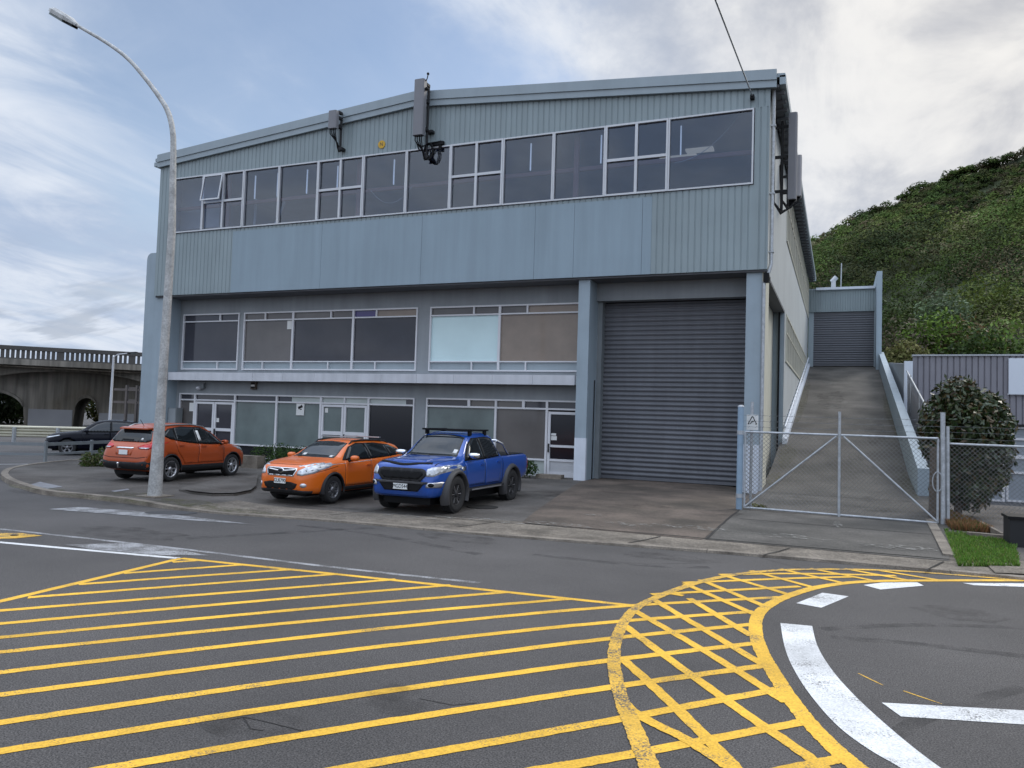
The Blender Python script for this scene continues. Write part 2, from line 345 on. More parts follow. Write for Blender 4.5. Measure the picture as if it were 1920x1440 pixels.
# ------------------------------------------------------------------ ground
def lerp(a, b, t): return a+(b-a)*t
def sstep(x, a, b):
    t = min(1, max(0, (x-a)/(b-a))); return t*t*(3-2*t)
def pl(xs, x):
    if x <= xs[0][0]: return xs[0][1]
    for (a, u), (b, w) in zip(xs, xs[1:]):
        if x <= b: return u+(w-u)*(x-a)/(b-a)
    return xs[-1][1]
def zf(X, Y):                                # height of the forecourt in front of the building
    l = .1+.007*(Y-13); m = .03+.0115*(Y-13.2); r = .03+.003*(Y-13)
    return lerp(lerp(l, m, sstep(X, -14.6, -11)), r, sstep(X, -3.6, -2.0))
RP = [(13.3, .034), (20, .055), (24, .17), (26, .3), (28, .5), (30, .82), (33, 1.45), (38, 2.45), (58, 6.45), (62, 6.5)]
def zr(Y): return pl(RP, Y)
S = 1500
mb = MB(); HX0, HX1, HY0, HY1 = 2.46, 62, 18.6, 76      # the shed's yard lies lower than the street
for a, b, c, d in ((-S, HX0, -S, S), (HX1, S, -S, S), (HX0, HX1, -S, HY0), (HX0, HX1, HY1, S)): mb.poly([(a, c, 0), (b, c, 0), (b, d, 0), (a, d, 0)])
mb.build('road', 'asphalt', kind='structure')
yz = lambda y: -.84*min(1, max(0, (y-20.5)/19.5))
mb = MB(); ys_ = [18.6, 19.2, 20.5, 24, 30, 40, 50, 76]
for a, b in zip(ys_, ys_[1:]):
    mb.poly([(2.46, a, yz(a)), (62, a, yz(a)), (62, b, yz(b)), (2.46, b, yz(b))]); mb.poly([(2.46, a, .02), (2.46, b, .02), (2.46, b, yz(b)-.05), (2.46, a, yz(a)-.05)][::-1])
mb.build('yard', 'asphalt_patch', kind='structure')
KP = [gp(*p, .03) for p in ((83, 927), (150, 932), (250, 943), (320, 953), (433, 963), (633, 976), (900, 1001), (1300, 1031), (1600, 1055), (1900, 1083))]
KL = [Vector((-29.5, 31, 0)), Vector((-27.2, 25.5, 0)), Vector((-25.7, 21, 0)), Vector((-24.9, 18.2, 0)), Vector((-23.6, 16.1, 0)), Vector((-22.0, 14.75, 0)), Vector((-20.3, 13.75, 0)), Vector((-18.6, 13.0, 0))]
front = KL+[Vector((p.x, p.y, 0)) for p in KP]+[Vector((9, KP[-1].y+.3, 0)), Vector((16, KP[-1].y+.6, 0))]
def resample(P, st):
    out = [P[0]]
    for a, b in zip(P, P[1:]):
        n = max(1, int((b-a).length/st)); out += [a.lerp(b, (i+1)/n) for i in range(n)]
    return out
# smooth the kerb line a little
for _ in range(2):
    q = [front[0]]
    for a, b in zip(front, front[1:]): q += [a.lerp(b, .25), a.lerp(b, .75)]
    front = q+[front[-1]]
front = resample(front, .6)
def sheet(name, m, A, B, nt, dz, **kw):
    mb = MB(); n = len(A); vs = []
    for a, b in zip(A, B):
        for j in range(nt+1):
            p = a.lerp(b, j/nt); vs.append((p.x, p.y, zf(p.x, p.y)+dz))
    fs = [(i*(nt+1)+j, (i+1)*(nt+1)+j, (i+1)*(nt+1)+j+1, i*(nt+1)+j+1) for i in range(n-1) for j in range(nt)]
    mb.add(vs, fs, 0, True)
    for i in range(n-1):                     # upstand to the road
        a, b = A[i], A[i+1]; mb.poly([(a.x, a.y, -.05), (b.x, b.y, -.05), (b.x, b.y, zf(b.x, b.y)+dz), (a.x, a.y, zf(a.x, a.y)+dz)])
    return mb.build(name, m, kind='structure', **kw)
back = [Vector((max(-27.4, p.x) if p.y < 26 else p.x+.3, max(26.2, p.y+.2), 0)) for p in front]
sheet('forecourt', 'asphalt_old', front, back, 22, 0)
def inset(P, d):
    out = []
    for i, p in enumerate(P):
        t = (P[min(i+1, len(P)-1)]-P[max(i-1, 0)]).normalized(); out.append(p+Vector((-t.y, t.x, 0))*d)
    return out
k0 = [p for p in front]; k1 = inset(front, .17)
kmb = MB()
for i in range(len(k0)-1):
    if i % 6 == 5: c = .985
    else: c = 1
    a, b, c2, d = k0[i], k0[i].lerp(k0[i+1], c), k1[i].lerp(k1[i+1], c), k1[i]
    h = lambda p: (p.x, p.y, zf(p.x, p.y)+.012)
    o = inset([a, b], -.012); kmb.poly([h(a), h(b), h(c2), h(d)]); kmb.poly([(o[0].x, o[0].y, -.02), (o[1].x, o[1].y, -.02), h(b), h(a)]); kmb.poly([h(c2), (c2.x, c2.y, zf(c2.x, c2.y)-.01), (d.x, d.y, zf(d.x, d.y)-.01), h(d)])
kmb.build('kerb', 'concrete_kerb', kind='structure')
# concrete vehicle crossing along the kerb, then the brown driveway slab and the ramp
ap = [p for p in inset(front, .19) if -12.6 < p.x < 4.4]
def apd(p): return 1.35+.25*math.sin(p.x*.8)
sheet('vehicle_crossing', 'concrete_apron', ap, [p+Vector((0, apd(p), 0)) for p in ap], 4, .005)
rows = []
for i in range(25):
    t = i/24; Y = lerp(14.3, 26.0, t); xl = lerp(-5.75, -8.0, t**.9) if Y < 24.4 else -7.63; rows.append((Vector((xl, Y, 0)), Vector((-2.24, Y, 0))))
rows = [(Vector((a.x, a.y, 0)), b) for a, b in rows]
mb = MB(); vs = []
for a, b in rows:
    for j in range(11):
        p = a.lerp(b, j/10); vs.append((p.x, p.y, zf(p.x, p.y)+.012))
mb.add(vs, [(i*11+j, i*11+j+1, (i+1)*11+j+1, (i+1)*11+j) for i in range(len(rows)-1) for j in range(10)], 0, True)
mb.build('driveway', 'concrete_drive', kind='structure')
mb = MB(); ys = [14.35, 16, 18, 20, 22, 23, 24, 25, 26, 27, 28, 29, 30, 31.5, 33, 35, 38, 42, 46, 50, 54, 58, 61]
vs = []
for Y in ys:
    for X in (-2.2, -1.2, 0, 1.2, 2.6): 
        xe = X if X < 2 else (lerp(1.66, 2.3, sstep(Y, 14, 20)) if Y < 24 else 2.45)
        vs.append((xe, Y, max(zr(Y), zf(X, Y)+.012)))
mb.add(vs, [(i*5+j, i*5+j+1, (i+1)*5+j+1, (i+1)*5+j) for i in range(len(ys)-1) for j in range(4)], 0, True)
mb.build('ramp', 'concrete_ramp', kind='structure')
mb = MB()                                    # joints and cracks in the slabs
def crack(P, w, dz=.016, zfun=None):
    zfun = zfun or (lambda x, y: max(zf(x, y), zr(y) if -2.2 < x < 2.4 else 0))
    P = [Vector((p[0], p[1], 0)) for p in P]; P = resample(P, .5); P = [p+Vector((random.uniform(-.02, .02), random.uniform(-.02, .02), 0)) for p in P]; a, b = inset(P, w/2), inset(P, -w/2)
    for i in range(len(P)-1): mb.poly([(q.x, q.y, zfun(q.x, q.y)+dz) for q in (b[i], b[i+1], a[i+1], a[i])])
crack([(-2.22, 19.9), (-2.2, 14.4)], .05); crack([(-2.0, 17.9), (2.1, 17.7)], .035); crack([(-5.7, 14.3), (-2.3, 14.45), (2.0, 14.5)], .05)
crack([(-2.0, 24.2), (2.2, 24.0)], .035)
for x in (-9.5, -6.6, -3.3, -1.1, 1.2): crack([(x, 13.15), (x+.35, 14.2)], .03)
crack([(-11.8, 14.25), (-8, 14.1), (-5.9, 14.2)], .03)
mb.build('slab_joints', 'crack', kind='structure')
# left footpath patches
mb = MB()
def flat(mbx, pts, dz, zfun=zf): mbx.poly([(p[0], p[1], zfun(p[0], p[1])+dz) for p in pts])
flat(mb, [gp(*p, .1) for p in ((50, 911), (75, 904), (118, 913), (88, 917))], .006)
flat(mb, [gp(*p, .1) for p in ((208, 921), (240, 917), (243, 919), (215, 923))], .006)
mb.build('footpath_patch', 'pale_patch', kind='structure')
# low pale kerbed island between the parking spots: slab with a rounded kerb
isl = [gp(*p, .12) for p in ((335, 920), (360, 925), (400, 928), (440, 927), (470, 922), (480, 915))]; far = [gp(*p, .14) for p in ((400, 904), (430, 902), (455, 899), (470, 897), (480, 895), (484, 893))]
mb = MB()
for i in range(5):
    q = [isl[i], isl[i+1], far[i+1], far[i]]; mb.poly([(p.x, p.y, zf(p.x, p.y)+.075) for p in q])
    a, b = isl[i], isl[i+1]; mb.poly([(a.x, a.y, zf(a.x, a.y)-.01), (b.x, b.y, zf(b.x, b.y)-.01), (b.x, b.y, zf(b.x, b.y)+.05), (a.x, a.y, zf(a.x, a.y)+.05)])
mb.build('footpath_island', 'asphalt_old', kind='structure')
mb = MB(); flat(mb, [gp(*p, .18) for p in ((440, 910), (474, 901), (480, 905), (480, 910))], .056); mb.build('footpath_cover', 'pale_patch', kind='structure')
# ------------------------------------------------------------------ painted markings
ZM = [.0022]
def stripe(mb, P, w, w2=None):
    P = [Vector((p[0], p[1], 0)) for p in P]
    if len(P) > 2:
        for _ in range(4):
            q = [P[0]]
            for a, b in zip(P, P[1:]): q += [a.lerp(b, .25), a.lerp(b, .75)]
            P = q+[P[-1]]
    P = resample(P, .12); a, b = inset(P, w/2), inset(P, -w/2); rj = random.Random(len(P))
    a = [p+Vector((rj.uniform(-.005, .005), rj.uniform(-.005, .005), 0)) for p in a]; b = [p+Vector((rj.uniform(-.005, .005), rj.uniform(-.005, .005), 0)) for p in b]; ZM[0] += .00012
    for i in range(len(P)-1): mb.poly([(q.x, q.y, ZM[0]) for q in (b[i], b[i+1], a[i+1], a[i])])
z6 = lambda x, y: gp(1100+x/2.341, 1000+y/2.341)
z5 = lambda x, y: gp(x/3, 860+y/3)
W = .104
mb = MB()
stripe(mb, [gp(-160, 1165), gp(0, 1128), gp(340, 1047)], W*1.05); stripe(mb, [gp(340, 1047), gp(760, 1090), gp(1190, 1136)], W)
H = [[(300, 1056), (390, 1049.5)], [(205, 1077), (330, 1068), (470, 1058)], [(118, 1098), (340, 1082), (560, 1067)], [(20, 1123), (320, 1100), (600, 1079), (653, 1075)],
     [(-90, 1153), (0, 1145), (600, 1098), (760, 1085)], [(-120, 1181), (0, 1169.5), (600, 1117), (863, 1096)], [(-140, 1209), (0, 1195.5), (600, 1139), (970, 1109)], [(-150, 1239), (0, 1223), (600, 1162), (1083, 1122)],
     [(-160, 1281), (0, 1261), (600, 1191), (1100, 1139.5), (1463, 1120)], [(-170, 1326), (0, 1303.5), (600, 1225), (1100, 1169), (1414, 1147)], [(-180, 1384), (0, 1355), (600, 1268), (1100, 1201), (1410, 1171)],
     [(-190, 1441), (0, 1409), (600, 1314), (1100, 1243), (1412, 1207)], [(-150, 1506), (207, 1440), (600, 1373), (1100, 1295), (1437, 1248)], [(200, 1522), (653, 1440), (1100, 1361), (1459, 1293)], [(700, 1500), (1033, 1440), (1100, 1431), (1519, 1352)], [(1300, 1482), (1493, 1440), (1578, 1423)],
     [(1221, 1115), (1500, 1100)], [(1281, 1093), (1500, 1084), (1600, 1082)], [(1349, 1078), (1500, 1075), (1680, 1080)]]
for i, h in enumerate(H):
    P = [gp(*p) for p in h]
    if i < 9: P[-1] = P[-1]+(P[-2]-P[-1]).normalized()*(.13 if i < 8 else 0)
    if i < 4: P[0] = P[0]+(P[1]-P[0]).normalized()*.16
    stripe(mb, P, W)
stripe(mb, [z6(*p) for p in ((1920, 207), (1500, 208), (1230, 210), (1050, 228), (930, 258), (820, 300), (745, 355), (738, 440), (770, 530), (830, 630), (900, 740), (990, 850), (1090, 950), (1200, 1040), (1290, 1110))], .135)
for X in ([(150, 545), (400, 770), (680, 1060)], [(165, 405), (560, 700), (1000, 1000), (1060, 1050)], [(200, 335), (560, 540), (880, 745)], [(290, 290), (770, 575)], [(350, 262), (425, 275)], [(450, 287), (725, 452)], [(430, 222), (745, 360)], [(500, 205), (790, 325)],
          [(600, 185), (880, 268)], [(720, 165), (1000, 240)], [(850, 158), (1130, 220)], [(980, 155), (1270, 211)], [(1130, 156), (1420, 209)], [(1290, 165), (1560, 209)], [(150, 730), (215, 800), (450, 910), (650, 1045)]):
    stripe(mb, [z6(*p) for p in X], W*.95)
mb.build('hatched_marking', 'mark_yellow', kind='structure')
mb = MB()
stripe(mb, [z6(*p) for p in ((1920, 207), (1600, 182), (1350, 163), (1000, 157), (760, 167), (560, 196), (410, 241), (295, 287), (205, 332), (147, 412), (118, 510), (122, 620), (150, 720), (172, 790))], .115)
stripe(mb, [z6(*p) for p in ((172, 770), (215, 880), (270, 1010), (290, 1070))], .13)
mb.build('edge_marking', 'mark_yellow_worn', kind='structure')
mb = MB(); ZM[0] = .0022
q1 = [z6(*p) for p in ((850, 395), (870, 520), (930, 640), (1010, 750), (1110, 860), (1250, 960), (1380, 1030), (1460, 1090))]; q2 = [z6(*p) for p in ((990, 408), (1010, 500), (1080, 610), (1180, 720), (1300, 830), (1430, 940), (1550, 1030), (1640, 1090))]
def chk(P):
    for _ in range(3):
        q = [P[0]]
        for a, b in zip(P, P[1:]): q += [a.lerp(b, .25), a.lerp(b, .75)]
        P = q+[P[-1]]
    return P
q1, q2 = chk(q1), chk(q2)
for i in range(len(q1)-1): mb.poly([(p.x, p.y, .004) for p in (q1[i], q1[i+1], q2[i+1], q2[i])])
for P in (((920, 308), (1035, 262), (1150, 278), (1030, 328)), ((1215, 228), (1300, 217), (1450, 216), (1480, 231), (1290, 248)), ((1650, 219), (2100, 223), (2100, 240), (1920, 236), (1700, 229))): mb.poly([(p.x, p.y, .0045) for p in [z6(*p) for p in P]])
mb.build('give_way_marking', 'mark_white', kind='structure')
mb = MB(); P = [z6(*p) for p in ((1295, 745), (2300, 800), (2300, 866), (1380, 806))]; mb.poly([(p.x, p.y, .0042) for p in P])
stripe(mb, [gp(-60, 1011), gp(0, 1017), gp(335, 1047)], .11)
mb.build('lane_marking', 'mark_white', kind='structure')
mb = MB()
stripe(mb, [gp(-80, 983), gp(0, 992), gp(250, 1019), (gp(380, 1034)), gp(640, 1066), gp(900, 1093)], .1)
P = [gp(*p) for p in ((120, 1022), (230, 1019), (330, 1030), (390, 1042), (300, 1042), (170, 1030))]; mb.poly([(p.x, p.y, .006) for p in P])
P = [gp(*p) for p in ((90, 955), (150, 951), (250, 958), (330, 966), (480, 984), (330, 974), (230, 966))]; mb.poly([(p.x, p.y, .006) for p in P])
mb.build('worn_marking', 'mark_white_worn', kind='structure')
mb = MB(); P = [gp(*p) for p in ((-60, 1007), (0, 1000), (40, 1000), (80, 1005), (30, 1010), (-40, 1012))]; mb.poly([(p.x, p.y, .006) for p in P]); stripe(mb, [gp(1610, 1263), gp(1655, 1285)], .016); stripe(mb, [gp(1695, 1296), gp(1765, 1320)], .016); mb.build('yellow_patch_marking', 'mark_yellow_worn', kind='structure')
c = gp(27, 1004.5); MB().tube([(c.x, c.y, .0), (c.x, c.y, .012)], .06, 10).build('valve_cover', 'black', kind='structure')
mb = MB(); P = [gp(320+50*math.cos(a), 962+3.5*math.sin(a)) for a in [i*math.pi/8 for i in range(16)]][::-1]; mb.poly([(p.x, p.y, .007) for p in P]); mb.build('road_patch', 'asphalt_patch', kind='structure')
# far side: main road edge line, right footpath pieces
mb = MB(); stripe(mb, [gp(-40, 871), gp(0, 870.5), gp(200, 869), gp(300, 868)], .12); mb.build('edge_line', 'mark_white', kind='structure')

mb = MB()                                     # tyre scuffs, stains and cracks on the road
for P, w in (([(1560, 1196), (1700, 1205), (1930, 1232)], .16), ([(1540, 1180), (1720, 1170), (1930, 1178)], .14), ([(560, 985), (700, 1000), (900, 1040)], .2), ([(1000, 1040), (1200, 1062), (1330, 1064)], .18), ([(350, 1010), (520, 1000), (700, 990)], .22), ([(1640, 1400), (1760, 1330), (1920, 1290)], .14)): stripe(mb, [gp(*p) for p in P], w)
mb.build('tyre_scuffs', 'tyre_mark', kind='structure')
mb = MB()
def blot(c, rx, ry, z, zfun=None):
    pts = []
    for i in range(18):
        a = 2*math.pi*i/18; k = random.uniform(.75, 1.15); x, y = c.x+rx*k*math.cos(a), c.y+ry*k*math.sin(a); pts.append((x, y, (zfun(x, y) if zfun else 0)+z))
    mb.poly(pts)
for p, rx, ry in (((740, 1310), .35, .3), ((480, 1360), .4, .25), ((860, 1010), .9, .4), ((1250, 1045), .8, .3), ((240, 1000), 1.2, .5), ((1800, 1150), .5, .4)): blot(gp(*p), rx, ry, .0075)
mb.build('road_stains', 'oil_stain', kind='structure')
mb = MB()
for p, rx, ry in (((660, 950), 1.3, .5), ((860, 940), .8, 1.0), ((560, 930), 1.0, .8), ((1000, 930), .9, .8), ((400, 915), 1.2, .8), ((300, 900), 1.4, 1.0)): blot(gp(*p, .06), rx, ry, .008, zf)
mb.build('forecourt_stains', 'oil_stain', kind='structure')
mb = MB(); zq = lambda x, y: max(zr(y), zf(x, y)+.012)
for p, rx, ry in (((1160, 925), .6, .5), ((1300, 920), .9, .4), ((1210, 950), .7, .6), ((1350, 960), .5, .6)): blot(gp(*p, .1), rx, ry, .02, zf)
for X_, Y_, rx, ry in ((.6, 21.8, .9, .7), (1.2, 24, .6, .9), (-.9, 23, .8, .6), (.3, 30, .7, 1.6), (1.4, 36, .5, 2.5), (-.4, 44, .7, 3)): blot(Vector((X_, Y_, 0)), rx, ry, .012, zq)
mb.build('slab_stains', 'oil_stain', kind='structure')
mb = MB()
for X_, Y_, rx, ry in ((-.9, 34, .22, .4), (-.3, 42, .4, .6), (.3, 43, .2, .5), (-.4, 50, .3, .6), (.0, 18.2, .1, .6), (-.1, 56, .4, .5), (.1, 37.5, .12, .3), (-.4, 37, .12, .3), (-.9, 15.6, .8, .3), (1, 15.4, .7, .3)): blot(Vector((X_, Y_, 0)), rx, ry, .016, zq)
for p, rx, ry in (((1110, 968), .2, .1), ((1300, 990), .8, .3), ((1180, 985), .5, .25), ((900, 975), 1.0, .25), ((1050, 985), .7, .25), ((760, 968), .9, .2)): blot(gp(*p, .05), rx, ry, .022, zf)
mb.build('pale_stains', 'pale_stain', kind='structure')
mb = MB()
for p, rx, ry in (((60, 915), 1.0, .3), ((200, 935), 1.5, .25), ((420, 950), 1.6, .3), ((250, 928), .8, .4), ((350, 940), .9, .4)): blot(gp(*p, .1), rx, ry, .009, zf)
for X_, Y_, rx, ry in ((-2.0, 27, .25, 1.4), (-1.8, 31, .3, 2), (2.0, 27, .25, 2.5), (2.2, 40, .2, 6), (-1.75, 45, .2, 7)): blot(Vector((X_, Y_, 0)), rx, ry, .014, zq)
mb.build('moss_stains', 'moss_stain', kind='structure')
mb = MB()
for P in ([(430, 1352), (455, 1343), (480, 1352), (520, 1358), (575, 1371)], [(455, 1345), (470, 1365), (490, 1372)], [(790, 1310), (850, 1322), (900, 1318)], [(1440, 1050), (1500, 1066)], [(1120, 1052), (1220, 1058), (1350, 1055)]): crack([gp(*p) for p in P], .009, .003, lambda x, y: 0)
mb.build('road_cracks', 'crack', kind='structure')
c = gp(905, 948, .1); mb = MB(); mb.tube([(c.x, c.y, zf(c.x, c.y)-.01), (c.x, c.y, zf(c.x, c.y)+.012)], .36, 24, smooth=False); mb.build('manhole_cover', 'crack', kind='structure')
# ------------------------------------------------------------------ the warehouse
WH = thing('warehouse', 'large blue-grey industrial building with gabled corrugated front, strip windows and tall roller door', 'building', (-14.5, 24.4, 0))
YU, YC, YS = 24.25, 24.4, 25.2
def roofz(X): return 12.62+(13.66-12.62)*(1-abs(X+14.5)/12.6)
XL, XR = -26.98, -2.04
def ribs(mb, x0, x1, lo, hi, y, pitch=.2, depth=.018, mi=0):   # trapezoid-rib sheet facing -Y
    xs = []; x = x0
    while x < x1-1e-6:
        for dx, dy in ((0, 0), (pitch*.74, 0), (pitch*.81, depth), (pitch*.92, depth)):
            if x+dx < x1: xs.append((x+dx, y+dy))
        x += pitch
    xs.append((x1, y))
    for (a, ya), (b, yb) in zip(xs, xs[1:]): mb.poly([(a, ya, lo(a)), (b, yb, lo(b)), (b, yb, hi(b)), (a, ya, hi(a))], mi)
mb = MB(); ribs(mb, XL, XR, lambda x: 11.86, lambda x: roofz(x)-.2, YU)
ribs(mb, XL, -26.24, lambda x: 6.86, lambda x: 11.86, YU); ribs(mb, -2.48, XR, lambda x: 6.86, lambda x: 11.86, YU)
ribs(mb, -26.24, -22.8, lambda x: 6.86, lambda x: 9.47, YU); ribs(mb, -5.6, -2.48, lambda x: 6.86, lambda x: 9.47, YU)
ribs(mb, -22.8, -5.6, lambda x: 9.36, lambda x: 9.47, YU)
mb.build('gable_cladding', 'clad', WH)
mb = MB()
for a, b in zip((-22.8, -18.4, -14.0, -9.6, -8.2, -5.9), (-18.405, -14.005, -9.605, -8.205, -5.905, -5.6)): mb.box(a+.004, b, YU-.012, YU+.05, 6.86, 9.36)
mb.build('fascia_panel', 'clad_flat', WH)
mb = MB()                                     # barge flashing along both slopes
for a, b in ((-27.05, -14.5), (-14.5, -1.86)):
    for z0, z1, y0 in ((-.02, .3, YU-.16), (-.24, -.02, YU-.12)):
        mb.prism([(a, y0, roofz(a)+z0), (b, y0, roofz(b)+z0), (b, y0, roofz(b)+z1), (a, y0, roofz(a)+z1)], (0, .14 if z0 > -.1 else .1, 0))
mb.build('barge_flashing', 'trim_blue', WH)
mb = MB(); RB = 58.0
for a, b in ((-27.3, -14.5), (-14.5, -1.62)): mb.prism([(a, YU-.02, roofz(a)+.1), (b, YU-.02, roofz(b)+.1), (b, YU-.02, roofz(b)+.22), (a, YU-.02, roofz(a)+.22)], (0, RB-YU, 0))
mb.build('roof', 'trim_blue', WH)
mb = MB()                                     # eaves gutters, right one with rafter ends under it
mb.box(-1.78, -1.6, YU-.02, RB, 12.48, 12.76); mb.build('gutter', 'trim_blue', WH); MB().box(-27.4, -27.0, YU+.02, RB, 12.5, 12.68).build('gutter', 'trim_blue', WH)
mb = MB(); mb.box(-2.05, -1.79, YU+.02, RB, 12.42, 12.5, 0)
for i in range(48): mb.box(-2.05, -1.66, 24.6+i*.7, 24.72+i*.7, 12.34, 12.42, 0)
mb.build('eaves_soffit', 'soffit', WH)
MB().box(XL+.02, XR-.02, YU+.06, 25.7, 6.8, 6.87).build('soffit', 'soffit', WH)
# closed upper storey interior
mb = MB(); mb.box(-26.8, -2.3, YU+.12, 40, 9.2, 9.3); mb.box(-26.8, -2.3, 40, 40.1, 9.3, 12.5); mb.box(-26.8, -2.3, YU+.3, 40, 12.38, 12.48); mb.box(-26.9, -26.8, YU+.1, 40, 9.3, 12.5); mb.box(-2.3, -2.2, YU+.1, 33, 9.3, 12.5)
mb.box(-26.8, -2.3, YU+.08, YU+.14, 9.3, 9.5); mb.box(-26.8, -2.3, YU+.08, YU+.14, 11.87, 12.4)
mb.build('interior_shell', 'interior', WH)
mb = MB(); mb.box(-26.5, -2.4, 24.75, 24.87, 10.62, 10.74)
for x in (-8.4, -17.15, -23.6): mb.box(x, x+.16, 24.6, 24.72, 9.3, 12.38)
mb.build('steel_frame', 'red_steel', WH)
for x, y, w, d in ((-13.2, 35.5, 1.5, .6), (-15.0, 37.2, .7, .4), (-7.6, 35.8, 1.3, .6), (-5.9, 35.8, 1.6, .6), (-3.9, 35.8, 1.8, .6), (-6.5, 29.2, 1.4, .35), (-5.4, 28.6, 1.0, .4)): MB().box(x, x+w, y, y+d, 12.3, 12.37).build('ceiling_light', 'glow_panel', WH)
for x in (-22.15, -21.0, -19.55, -18.1, -15.55, -10.02, -7.48, -4.82): MB().box(x, x+.04, 24.62, 24.66, 10.76, 11.72).build('daylight_glow_bar', 'daylight_glow_bar', WH)  # glowing bars added behind the glass as daylight streaks
mb = MB(); mb.box(-26.7, -24.5, 25.2, 25.3, 9.9, 12.3); mb.build('partition', 'interior_pale', WH)
mb = MB(); mb.tube([(-21.9+.06*i, 25.2, 9.55+.006*i*i) for i in range(15)], .05, 8); mb.tube([(-22.5, 25.1, 9.6), (-22.45, 25.1, 10.9)], .05, 8); mb.build('hose', 'interior_pale', WH)
mb = MB(); mb.tube([(-16.5+.2*i, 24.6, 10.6-.06*i*(9-i)*.45) for i in range(10)], .012, 5); mb.tube([(-5.0+.22*i, 24.7, 10.55+.016*i*i) for i in range(12)], .012, 5); mb.build('cord', 'interior_pale', WH)
# strip windows: one part per bay
def bar(mb, P, a0, a1, b0, b1, d0, d1): 
    q = [P(a, b, d) for d in (d0, d1) for b in (b0, b1) for a in (a0, a1)]
    mb.add(q, [(0,2,3,1),(4,5,7,6),(0,1,5,4),(2,6,7,3),(0,4,6,2),(1,3,7,5)])
def window(parent, P, a0, a1, b0, b1, vb=(), hb=(), panes=(), fw=.055, proud=.05, mat_f='alu', name='window', gd=.03, extra=None):
    mb = MB()
    bar(mb, P, a0, a0+fw, b0, b1, -proud, gd+.02); bar(mb, P, a1-fw, a1, b0, b1, -proud, gd+.02)
    bar(mb, P, a0+fw, a1-fw, b0, b0+fw, -proud+.003, gd+.02); bar(mb, P, a0+fw, a1-fw, b1-fw, b1, -proud+.003, gd+.02)
    for x, lo, hi, w in vb: bar(mb, P, x-w/2, x+w/2, lo, hi, -proud+.006, gd+.02)
    for z, lo, hi, w in hb: bar(mb, P, lo, hi, z-w/2, z+w/2, -proud+.009, gd+.02)
    if extra: extra(mb)
    o = mb.build(name, mat_f, parent)
    for p in panes:
        x0, x1, z0, z1, m = p[:5]; d = p[5] if len(p) > 5 else gd
        pm = MB(); bar(pm, P, x0, x1, z0, z1, d, d+.012); pm.build('pane' if not m.startswith('trim') else 'spandrel_panel', m, o)
    return o
PU = lambda a, b, d: (a, YU+d, b)
bays = [(-26.22, -24.49, 0), (-24.49, -22.33, 2), (-22.33, -20.56, 0), (-20.56, -18.68, 0), (-18.68, -16.61, 1), (-16.61, -14.74, 0), (-14.74, -12.92, 0), (-12.92, -10.87, 1), (-10.87, -9.0, 0), (-9.0, -7.19, 0), (-7.19, -5.12, 1), (-5.12, -2.5, 0)]
for a, b, k in bays:
    z0, z1, zt = 9.49, 11.85, 10.67
    if k == 0: window(WH, PU, a+.003, b-.003, z0, z1, panes=[(a+.04, b-.04, z0+.04, z1-.04, 'glass_clear')], fw=.05)
    else:
        m = (a+b)/2
        w = window(WH, PU, a+.003, b-.003, z0, z1, vb=[(m, z0+.05, z1-.05, .09)], hb=[(zt, a+.05, b-.05, .09)], panes=[(x0+.04, x1-.04, u0, u1, 'glass_clear') for x0, x1 in ((a, m), (m, b)) for u0, u1 in ((z0+.04, zt-.04),)+(((zt+.04, z1-.04),) if not (k == 2 and x0 == a) else ())], fw=.06, proud=.06)
        if k == 2:                            # awning sash pushed open at the foot
            s = MB(); P = lambda x, z, d: (x, YU-.05-.17*(11.8-z)/1.1+d, z)
            for q in ((a+.05, a+.11, 10.7, 11.8), (m-.08, m-.02, 10.7, 11.8), (a+.11, m-.08, 10.7, 10.76), (a+.11, m-.08, 11.74, 11.8)): bar(s, P, *q, -.03, .02)
            so_ = s.build('sash', 'alu', w); g = MB(); bar(g, P, a+.09, m-.06, 10.74, 11.76, -.006, .004); g.build('pane', 'glass_clear', w)
# ---- recessed two-storey shop wall
PS = lambda a, b, d: (a, YS+d, b)
ups = [(-26.2, -23.1), (-22.86, -14.58), (-14.05, -8.03)]
grd = [(-26.2, -14.58), (-14.08, -8.03)]
mb = MB()
grid_wall(mb, (-26.42, -8.0, 0, 6.86), [(a, b, 3.78, 6.17) for a, b in ups]+[(grd[0][0], grd[0][1], .16, 2.77), (grd[1][0], grd[1][1], .16, 2.79)], PS, .12)
mb.build('wall', 'recess', WH)
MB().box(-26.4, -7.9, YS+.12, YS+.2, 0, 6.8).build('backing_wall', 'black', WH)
zb, zt_ = 4.13, 5.84
def upper(a, b, mull, trans, colors, spl, tops):
    vb = [(m, 3.8, 6.15, .09) for m in mull]+[(x, zt_+.02, 6.13, .06) for x in trans]+[(x, 3.82, zb-.02, .05) for x in spl]
    hb = [(zb, a+.04, b-.04, .045), (zt_, a+.04, b-.04, .05)]
    ed = [a]+list(mull)+[b]; ps = []
    for i in range(len(ed)-1):
        ps.append((ed[i]+.02, ed[i+1]-.02, zb, zt_, colors[i])); ps.append((ed[i]+.02, ed[i+1]-.02, 3.81, zb, 'trim_blue'))
    et = sorted([a]+list(mull)+list(trans)+[b])
    for i in range(len(et)-1): ps.append((et[i]+.02, et[i+1]-.02, zt_, 6.14, tops[i]))
    return window(WH, PS, a, b, 3.78, 6.17, vb, hb, ps, mat_f='alu_white', name='upper_window')
upper(*ups[0], [], [-24.15], ['pane_dark'], [-24.2], ['pane_dark', 'pane_dark'])
upper(*ups[1], [-20.34, -17.45], [-21.75, -18.5, -16.4], ['pane_brown', 'pane_dark', 'pane_dark'], [-21.8, -18.56, -16.38], ['pane_brown', 'pane_brown', 'pane_brown', 'pane_brown', 'pane_violet', 'pane_tan'])
